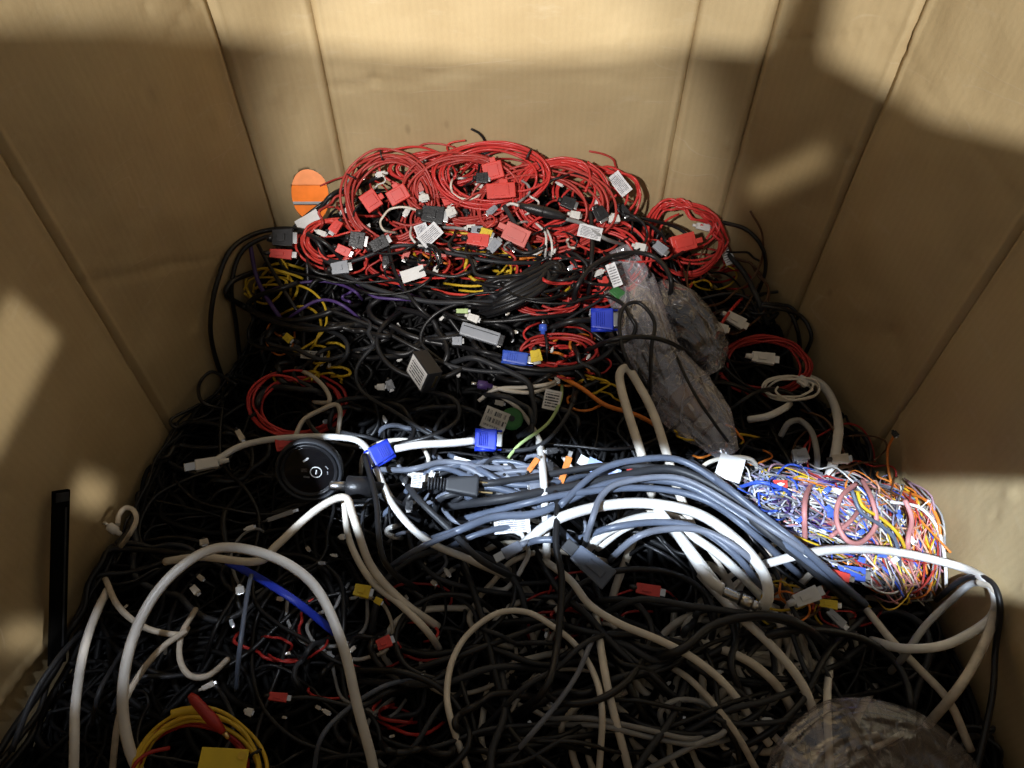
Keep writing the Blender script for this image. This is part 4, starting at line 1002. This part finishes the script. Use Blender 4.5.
# ------------------------------------------------------------------ adapter, dongle, disc, stick
def cam_frame(u, v, lift, ax, ay, az, margin=.01):        # axes given in view terms (right, up, towards the viewer)
    w, t = hit(u, v, lift, margin)
    def cv(a): return RT * a[0] + UP * a[1] - FW * a[2]
    x = cv(ax).normalized(); y = cv(ay); y = (y - x * y.dot(x)).normalized(); z = x.cross(y)
    if az is not None and z.dot(cv(az)) < 0: y = -y; z = -z
    m = Matrix((x, y, z)).transposed().to_4x4(); m.translation = V(*w)
    return m, t
fm, t = cam_frame(424, 371, .085, (16, -21, 14), (9, 17, 15.2), (-.76, -.16, .63))
a = px2m(1, t)
r = empty('power_adapter', fm, 'square black adapter with a white printed label, standing on edge on the slope', 'adapter')
link('case', bevel_box(a * 33, a * 27, a * 17, .0012), M['plug'], r)
lb = link('rating_label', bevel_box(a * 29, a * 23, a * .5, .0001, off=(0, 0, a * 8.6)), M['printg'], r)
link('gold_strip', bevel_box(a * .6, a * 16, a * 2.5, .0003, off=(a * 16.6, 0, -a * 3)), M['brass'], r)

fm, t = frame(480, 334, .085, 17, .6)
a = px2m(1, t)
r = empty('inline_box', fm, 'slim grey inline converter box lying in the black cables', 'converter')
link('case', bevel_box(a * 40, a * 13, a * 9, .0018), M['gplug'], r)
link('end_cap', bevel_box(a * 6, a * 11, a * 7, .001, off=(a * 22, 0, 0)), M['plug'], r)
link('seam', bevel_box(a * 36, a * .8, a * .6, .0001, off=(0, a * 3, a * 4.6)), M['char'], r)

fm, t = cam_frame(309, 471, .085, (1, .12, .0), (-.1, 1, .35), (0, 0, 1))
a = px2m(1, t)
r = empty('round_disc', fm, 'round shiny black disc with a raised rim and a small white ring mark', 'disc')
link('rim', lathe([(31 * a, -9 * a), (33.5 * a, -7 * a), (33.5 * a, 1 * a), (32 * a, 3 * a), (30.5 * a, 2.4 * a), (29.5 * a, 0), (29.5 * a, -1.5 * a)], 56), M['char'], r)
link('inner_rim', lathe([(29.4 * a, -2 * a), (28.4 * a, .8 * a), (27 * a, 1.2 * a), (26 * a, -.2 * a), (24 * a, -1.6 * a)], 56), M['plug'], r)
gl = mat('glossy_black', (.006, .006, .007), .14, var=.05)
fc = link('face_plate', lathe([(25 * a, -3 * a), (25 * a, -1.2 * a), (24.4 * a, -.9 * a)], 56), gl, r)
ring = torus(5.6 * a, 0); ring += np.array([6.5 * a, -2.5 * a, -.6 * a])
tube_obj('ring_mark', ring, .55 * a, M['white'], fc, 8)
link('numeral_mark', bevel_box(1.3 * a, 5 * a, .3 * a, .0001), M['white'], fc, Matrix.Translation((6.5 * a, -2.5 * a, -.7 * a)) @ Matrix.Rotation(-.35, 4, 'Z'))
for (x, y, w, h, m_, an) in ((-1, 12, 7, 2, 'white', .5), (-5, 1, 7, 4.5, 'inklabel', -.15), (-4, -6.5, 6, 1.8, 'grey', -.25), (18, 1, 1.2, 4, 'grey', .5), (17.6, -5, 1, 3.4, 'grey', -.1)):
    link('printed_mark', bevel_box(w * a, h * a, .3 * a, .0001), M[m_], fc, Matrix.Translation((x * a, y * a, -.8 * a)) @ Matrix.Rotation(an, 4, 'Z'))

# black strip leaning on the left wall
p0 = V(-.625, .50, -1.30); top, tt = hit(61, 490, -.5, .022)
top = V(*top)
w0, t0 = hit(58, 612, -.01, .022); bot = V(*w0)
d = (bot - top).normalized(); bot = top + d * ((bot - top).length + .05)
z = Vector((.9, -.35, .3)); z = (z - d * z.dot(d)).normalized(); y = z.cross(d)
m = Matrix((d, y, z)).transposed().to_4x4(); m.translation = (top + bot) / 2
r = empty('black_strip', m, 'flat black plastic strip standing upright against the left wall', 'strip')
L = (bot - top).length; a = px2m(1, tt)
link('bar', bevel_box(L, a * 17, a * 5, .0012), M['soot'], r)
link('end_cap', bevel_box(a * 10, a * 14, a * 6, .001, off=(-L / 2 + a * 7, 0, 0)), M['black2'], r)
link('groove', bevel_box(L * .8, a * 2, a * 1, .0003, off=(0, a * 4, a * 2.6)), M['char'], r)

plug_cable('earphone_cable', 'tan', 5, .075, [(121, 546, .03), (130, 533), (136, 520), (133, 510), (125, 508), (119, 515), (118, 524)], [('barrel', 113, 529, 12, 9, 215, 'wplug', .075)], 'short dull ivory cable hook with a plug sticking up by the left wall')
# fuse holder
fm, t = frame(545, 212, .095, 14, .6); a = px2m(1, t)
r = empty('inline_fuse', fm, 'black tapered inline fuse holder with pale leads lying on the red coils', 'fuse holder')
link('body', lathe([(3 * a, -26 * a), (3.4 * a, -20 * a), (5 * a, -16 * a), (5.5 * a, 0), (5 * a, 12 * a), (3 * a, 18 * a), (2.4 * a, 22 * a)], 16, 'x'), M['plug'], r)
link('collar', lathe([(5.8 * a, -4 * a), (5.8 * a, -2 * a)], 16, 'x'), M['plug'], r)
T('white_cable', 'white', 3, .085, [(519, 205, .09), (510, 203), (502, 208, .06)], 'white lead at the left end of the black fuse')
T('white_cable', 'grey', 4, .085, [(566, 219, .09), (585, 225), (605, 238), (625, 245, .03)], 'pale twin lead at the right end of the black fuse')
T('white_cable', 'white', 2.6, .08, [(445, 225, .06), (444, 212), (436, 208), (428, 209), (440, 216, .07)], 'thin white lead hooked over the left black relay')
T('white_cable', 'white', 2.6, .075, [(411, 226, .05), (410, 236), (418, 245), (428, 246, .06)], 'thin white lead curling left of the hanging tag')
T('white_cable', 'white', 2.4, .075, [(536, 223, .06), (545, 232), (546, 245), (545, 258, .04)], 'thin white lead hanging right of the faded red plate')
T('white_cable', 'white', 2.4, .075, [(546, 230, .06), (550, 240), (551, 252), (548, 262, .04)], 'second thin white lead hanging right of the faded red plate')
T('grey_cable', 'grey', 3, .075, [(440, 227, .05), (455, 228), (470, 230)], 'pale lead running into the left grey connector')

# relays and small connectors
for (u, v, w, h, an, mm_, lab) in ((357, 240, 15, 17, 10, 'plug', 'black connector block with white insert left of the hanging tags'),
        (379, 244, 18, 13, -28, 'plug', 'second black connector with a metal end beside the white insert'),
        (433, 215, 22, 18, 8, 'plug', 'large black relay between the left and middle red coils'),
        (568, 203, 14, 12, 20, 'plug', 'black connector inside the round red coil'),
        (482, 178, 12, 11, 0, 'plug', 'small black connector inside the tall red coil'),
        (600, 214, 13, 14, 60, 'plug', 'black connector with white insert at the right of the round coil'),
        (283, 238, 20, 18, 0, 'plug', 'black connector block in the arches below the oval hole'),
        (281, 254, 22, 10, 4, 'redblk', 'dark red block with a white tip by the left wall'),
        (477, 230, 12, 8, 4, 'gplug', 'grey connector on the pale lead'),
        (494, 246, 14, 10, -50, 'gplug', 'grey connector slanting beside the faded red plate'),
        (451, 212, 8, 11, 70, 'wplug', 'small white connector beside the large black relay'),
        (424, 198, 6, 11, 80, 'wplug', 'tiny white connector right of the big left coil'),
        (614, 219, 7, 12, 85, 'wplug', 'small white connector under the tilted tag'),
        (575, 215, 10, 8, 12, 'wplug', 'small white connector beyond the black fuse'),
        (486, 233, 12, 9, 20, 'ylabel', 'small yellow connector end by the grey connector'),
        (478, 240, 22, 13, 8, 'redblk', 'red block under the yellow connector end'),
        (471, 228, 9, 7, 0, 'wplug', 'white clip left of the grey connector'),
        (703, 227, 14, 7, 10, 'wplug', 'white connector on top of the right hand coil'),
        (660, 248, 14, 10, 40, 'gplug', 'grey connector left of the right hand coil'),
        (640, 247, 11, 8, 15, 'wplug', 'white connector between the round coil and the right hand coil'),
        (340, 268, 17, 13, -10, 'gplug', 'grey connector in the black cables below the left coil'),
        (722, 328, 11, 9, 20, 'wplug', 'white connector at the foot of the red wire right of the bag'),
        (763, 358, 22, 12, 10, 'wplug', 'white plug inside the dark red coil'),
        (803, 381, 10, 10, 35, 'wplug', 'white connector below the dark red coil'),
        (800, 455, 12, 16, 80, 'gplug', 'clear grey connector above the multicoloured bundle'),
        (840, 459, 16, 10, 0, 'tan', 'dull ivory connector at the end of the thick right cable'),
        (735, 320, 20, 12, 30, 'wplug', 'white plug glinting right of the clear bag'),
        (240, 435, 12, 6, 60, 'tan', 'small pale connector in the dark on the left slope'),
        (390, 385, 10, 8, 70, 'gplug', 'small grey connector below the adapter'),
        (381, 387, 8, 7, 0, 'wplug', 'tiny white connector left of the small grey one'),
        (288, 338, 9, 8, 40, 'ylabel', 'small yellow connector in the wires on the left'),
        (462, 311, 12, 5, 0, 'lime', 'small green connector in the black cables'),
        (473, 318, 11, 8, 20, 'wplug', 'small white connector beside the green one'),
        (457, 341, 10, 9, 0, 'gplug', 'small grey connector below the slim inline box'),
        (536, 356, 12, 12, 80, 'ylabel', 'yellow connector at the end of the dark blue plug'),
        (533, 465, 16, 6, -55, 'orange', 'orange plastic clip in the lit bundle'),
        (565, 470, 28, 7, -72, 'orange', 'long orange strip standing in the lit bundle'),
        (632, 467, 14, 7, -60, 'redblk', 'small red clip behind the lit bundle'),
        (648, 590, 24, 12, 12, 'redblk', 'red plastic block in the hollow under the bundle'),
        (384, 643, 15, 12, -25, 'redblk', 'bright orange red connector in the dark front'),
        (278, 697, 18, 9, 5, 'redblk', 'dull red connector left of the hoop leg'),
        (362, 591, 16, 13, 12, 'ylabel', 'yellow round plug in the dark left of centre'),
        (378, 601, 8, 7, 30, 'ylabel', 'tiny yellow plug beside the larger yellow one'),
        (207, 610, 0, 0, 0, None, None),
        (240, 590, 7, 9, 80, 'wplug', 'tiny white connector under the blue ribbon cable'),
        (208, 686, 12, 6, -30, 'wplug', 'small pale plug above the yellow coil'),
        (249, 712, 7, 8, 20, 'wplug', 'tiny pale plug right of the yellow coil'),
        (342, 537, 5, 6, 0, 'wplug', 'tiny white contact below the disc'),
        (250, 528, 8, 5, -20, 'wplug', 'small pale contact left below the disc'),
        (280, 516, 26, 5, -22, 'grey', 'thin grey pin below the round disc'),
        (806, 597, 26, 15, -22, 'wplug', 'white plug with a metal tip below the right end of the bundle'),
        (828, 604, 18, 9, 10, 'ylabel', 'dark yellow plug beside the white one'),
        (836, 618, 20, 9, 50, 'gplug', 'metal plug below the dark yellow one'),
        (780, 484, 14, 8, 5, 'redblk', 'red clip among the blue wires'),
        (838, 575, 22, 9, 20, 'redblk', 'red plug at the foot of the multicoloured bundle'),
        (851, 573, 26, 14, 10, 'bluew', 'dark blue plug in the multicoloured bundle'),
        (895, 434, 6, 6, 60, 'plug', 'tiny black connector on the upright orange wire'),
        (195, 590, 10, 7, 50, 'tan', 'small ivory plug under the top of the hoop'),
        (204, 542, 6, 9, 80, 'tan', 'small ivory stub behind the top of the hoop')):
    if w and h: small_box('small_connector', u, v, w, h, an, .085 if v < 320 or 430 < v < 520 else .07, mm_, lab, 'connector')
# connectors nobody can tell apart
def litter(poly, cnt, mm_, size, lift, label, group):
    first = None
    for k in range(cnt):
        u, v = rnd_in(poly); s = random.uniform(*size)
        small_box('small_connector', u, v, s * random.uniform(1.1, 1.7), s, random.uniform(0, 180), random.uniform(*lift), random.choice(mm_), label, 'connector', group)
litter(RED, 22, ('wplug', 'wplug', 'gplug'), (4, 7), (.03, .07), 'tiny pale connector on a lead among the red coils', 'tiny pale connectors among the red coils')
litter(RED, 12, ('plug',), (6, 10), (.03, .06), 'little black connector among the red coils', 'little black connectors among the red coils')
litter(RED, 12, ('redblk', 'redblk', 'pinkblk'), (7, 11), (.03, .06), 'little red block among the red wire coils', 'little red blocks among the coils')
litter([(260, 320), (600, 300), (600, 420), (260, 430)], 22, ('wplug', 'gplug', 'tan'), (3, 6), (.02, .05), 'tiny pale connector on the dark middle slope', 'tiny connectors on the middle slope')
litter([(100, 540), (460, 500), (460, 740), (100, 740)], 24, ('wplug', 'gplug', 'tan'), (2.5, 5), (.02, .05), 'tiny pale contact in the dark front left of the heap', 'tiny contacts in the dark front left')
litter([(480, 590), (820, 620), (780, 740), (480, 740)], 18, ('wplug', 'tan', 'metal'), (3, 6), (.02, .05), 'tiny pale contact among the front ivory cables', 'tiny contacts at the front')
litter([(745, 480), (930, 500), (930, 590), (800, 560)], 16, ('wplug', 'wplug', 'bluew'), (4, 7), (.07, .10), 'small white plug on the multicoloured bundle', 'small plugs on the multicoloured bundle')
litter([(390, 450), (560, 450), (560, 520), (400, 520)], 16, ('wplug', 'slate2', 'plug', 'gplug'), (5, 9), (.05, .09), 'small pale plug in the lit tangle around the power plug', 'small plugs in the lit tangle')
fm, t = frame(512, 419, .06, 10, .6); a = px2m(1, t)
r = empty('green_disc', fm, 'small dark green disc half hidden behind the dull tag', 'disc')
link('body', lathe([(11 * a, 0), (11.5 * a, a), (11 * a, 2.5 * a), (8 * a, 3 * a)], 24), M['green'], r)
link('hub', lathe([(3 * a, 2 * a), (3 * a, 4 * a)], 16), M['plug'], r)

# ------------------------------------------------------------------ plastic bags
def bag(name, spine, widths, lift, flat, m, label, seed, amp=.12):
    q, dep = path_px(spine, lift)
    c = catmull(q, 22); n = len(c)
    c0 = c[0].copy()
    wd = np.interp(np.linspace(0, 1, n), np.linspace(0, 1, len(widths)), widths)
    rr = np.array([px2m(w, dep) for w in wd])
    sides = 96
    ctr = c.mean(0); toc = Vector(np.array(CAM) - ctr).normalized()
    vs = []
    tg = np.gradient(c, axis=0)
    for i in range(n):
        t_ = Vector(tg[i]).normalized(); b_ = t_.cross(toc).normalized(); nn = b_.cross(t_)
        for k in range(sides):
            a = 2 * math.pi * k / sides
            p = Vector((rr[i] * math.cos(a), rr[i] * flat * math.sin(a)))
            st = i / n * len(spine)
            w = Vector((math.cos(a) * 1.5, math.sin(a) * 1.5, st * .45 + seed))
            f = 1 + amp * 1.5 * noise.noise(w * .8) + amp * (.5 - 2 * abs(noise.noise(w * 1.9))) + amp * .28 * (.5 - 2 * abs(noise.noise(w * 4.3))) + amp * .05 * (.5 - 2 * abs(noise.noise(w * 9)))
            vs.append(Vector(c[i] - c0) + (b_ * p.x + nn * p.y) * f)
    bm = bmesh.new(); bv = [bm.verts.new(v) for v in vs]
    for i in range(n - 1):
        for k in range(sides):
            f = bm.faces.new((bv[i * sides + k], bv[i * sides + (k + 1) % sides], bv[(i + 1) * sides + (k + 1) % sides], bv[(i + 1) * sides + k])); f.smooth = random.random() > .0
    bm.faces.new(bv[:sides][::-1]); bm.faces.new(bv[-sides:])
    me = bpy.data.meshes.new(name); bm.to_mesh(me); bm.free()
    o = link(name, me, M[m]); o.location = c0
    return tag(o, label, 'plastic bag')
bag('plastic_bag', [(612, 252), (630, 285), (642, 320), (655, 355), (680, 395), (708, 425), (730, 455)], [16, 25, 26, 24, 30, 25, 10], .05, .42, 'film', 'long crumpled clear plastic bag lying down the slope beside the right hand coil', 1.)
bag('plastic_bag', [(657, 285), (675, 305), (692, 330), (706, 355), (716, 372)], [8, 24, 28, 24, 8], .05, .5, 'film2', 'smoky grey plastic bag tucked behind the long clear bag', 5.)
bag('plastic_bag', [(778, 815), (806, 780), (848, 748), (905, 752), (948, 785), (970, 820)], [16, 40, 46, 42, 36, 16], .085, .75, 'film2', 'domed smoky plastic bag at the bottom right corner', 9., .12)
for k in range(9):
    T('black_cable', 'black2', 4, .035, [(618 + k * 3, 285 + k * 7), (640, 310 + k * 9), (655, 350 + k * 4), (640 + k * 4, 370)], 'black cable packed inside the clear bag', 'cable', 'black cables inside the clear bag')
for k in range(6):
    T('grey_cable', random.choice(('black2', 'char', 'brown')), 6, .035, [(668 + k * 2, 300 + k * 7), (690, 306 + k * 7), (705, 340 + k * 4), (690, 365)], 'dark cable packed inside the smoky bag', 'cable', 'dark cables inside the smoky bag')
def roll(u, v, L, R, ang, lift, m, name, label, cat):
    fm, t = frame(u, v, lift, ang, .4); a = px2m(1, t)
    r = empty(name, fm, label, cat)
    link('body', lathe([(R * .8 * a, -L / 2 * a), (R * a, -L * .42 * a), (R * 1.03 * a, 0), (R * a, L * .42 * a), (R * .8 * a, L / 2 * a)], 20, 'x'), M[m], r)
    link('band', lathe([(R * 1.06 * a, -L * .1 * a), (R * 1.06 * a, L * .02 * a)], 20, 'x'), M['brown'], r)
roll(690, 402, 34, 13, 50, .045, 'kraft', 'brown_roll', 'brown wrapped roll inside the lower half of the clear bag', 'roll')
roll(712, 430, 32, 12, 55, .045, 'grey', 'pale_roll', 'pale wrapped roll at the lower end of the clear bag', 'roll')
small_box('small_connector', 617, 293, 14, 11, 40, .05, 'green', 'green connector inside the top of the clear bag', 'connector')
small_box('small_connector', 604, 284, 14, 11, 70, .05, 'redblk', 'red block inside the top of the clear bag', 'connector')

# ------------------------------------------------------------------ camera
cd = bpy.data.cameras.new('camera'); cam = bpy.data.objects.new('camera', cd); COL.objects.link(cam)
cam.location = CAM; cam.rotation_euler = (math.pi / 2 - TH, 0, 0)
cd.sensor_width = 36; cd.lens = F / 1024 * 36; cd.clip_start = .01; cd.clip_end = 50
SC.camera = cam

# ------------------------------------------------------------------ light
w = bpy.data.worlds.new('World'); SC.world = w; w.use_nodes = True
nt = w.node_tree; bg = nt.nodes['Background']; bg.inputs[1].default_value = .112
tc = nt.nodes.new('ShaderNodeTexCoord'); sx = nt.nodes.new('ShaderNodeSeparateXYZ'); nt.links.new(tc.outputs['Generated'], sx.inputs[0])
rp = nt.nodes.new('ShaderNodeValToRGB')          # ambient made brighter at the horizon so the walls darken downwards
rp.color_ramp.elements[0].position = .05; rp.color_ramp.elements[0].color = (2.25, 1.98, 1.56, 1)
rp.color_ramp.elements[1].position = .9; rp.color_ramp.elements[1].color = (1.2, 1.17, 1.12, 1)
nt.links.new(sx.outputs[2], rp.inputs[0]); nt.links.new(rp.outputs[0], bg.inputs[0])

def aim(o, p, q, roll=0):
    o.location = p; d = (q - p).normalized()
    o.rotation_euler = d.to_track_quat('-Z', 'Y').to_euler()
    if roll: o.rotation_euler = (d.to_track_quat('-Z', 'Y') @ Matrix.Rotation(roll, 3, 'Z').to_quaternion()).to_euler()
def spot(name, p, q, watts, cone, blend, rad, col):
    l = bpy.data.lights.new(name, 'SPOT'); l.energy = watts; l.spot_size = math.radians(cone); l.spot_blend = blend; l.shadow_soft_size = rad; l.color = col
    o = bpy.data.objects.new(name, l); COL.objects.link(o); aim(o, p, q); return o
# low lamp behind the viewer: its light clears the front rim and lights the tops of the walls
spot('hall_lamp', V(-.35, -3.3, .60), V(.05, 1.2, -.40), 410, 40, .3, .05, (1, .97, .92))
# lamp from the upper left that reaches the back panel and the red coils
spot('side_lamp', V(-.42, -.25, .25), V(-.03, 1.2, -.87), 46, 27, .5, .02, (1, .965, .93))
# narrow-spread area lamps added to shape the strips and patches of light
def beam(name, c, D, xdir, sx, sy, spread, watts, col, dist=1.1):
    D = Vector(D).normalized(); x = Vector(xdir); x = (x - D * x.dot(D)).normalized(); z = -D; y = z.cross(x)
    l = bpy.data.lights.new(name, 'AREA'); l.shape = 'RECTANGLE'; l.size = sx; l.size_y = sy; l.energy = watts; l.color = col; l.spread = math.radians(spread)
    o = bpy.data.objects.new(name, l); COL.objects.link(o)
    m = Matrix((x, y, z)).transposed().to_4x4(); m.translation = c - D * dist; o.matrix_world = m
    return o
# cool strip across the middle of the heap and onto the right panel
beam('strip_light', V(.12, .618, -1.05), (.4535, .523, -.925), (.986, -.015, -.163), 1.06, .108, 1.2, .80, (.75, .86, 1.0), 1.15)
# separate lamp added for the cool patch at the front left
beam('front_strip_light', V(-.44, .36, -.98), (-.12, .10, -.98), (1, .25, 0), .32, .09, 2, .024, (.82, .89, 1.0), .9)
# short rectangular beams added for the bright patches on the side panels
c2 = V(.472, 1.108, -.807)
beam('right_beam', c2, c2 - V(-.35, .0, .25), (.091, -.079, .145), .10, .020, 3, .0030, (1, .93, .80), .9)
c3 = V(-.61, .585, -.715)
beam('left_beam', c3, c3 - V(.45, .1, .1), (0, 1, 0), .13, .06, 2, .014, (1, .95, .86), .8)
c4 = V(-.615, .58, -.98)
beam('low_left_beam', c4, c4 - V(.3, .15, -.2), (0, 1, .2), .03, .045, 4, .0032, (1, .95, .88), .6)
c5 = V(-.63, .37, -.99)
beam('low_front_beam', c5, c5 - V(.3, .0, -.2), (0, 1, .3), .02, .05, 4, .002, (1, .95, .88), .6)
# fill spot added outside the box to brighten the rack beam
spot('rack_fill', hc + d_ * .42 + Vector((.1, -.16, .45)), hc + d_ * .42, 9, 40, .5, .03, (1, .93, .82))
SC.view_settings.view_transform = 'Standard'; SC.view_settings.look = 'None'; SC.view_settings.exposure = .12; SC.view_settings.gamma = 1
SC.cycles.max_bounces = 8; SC.cycles.transparent_max_bounces = 24
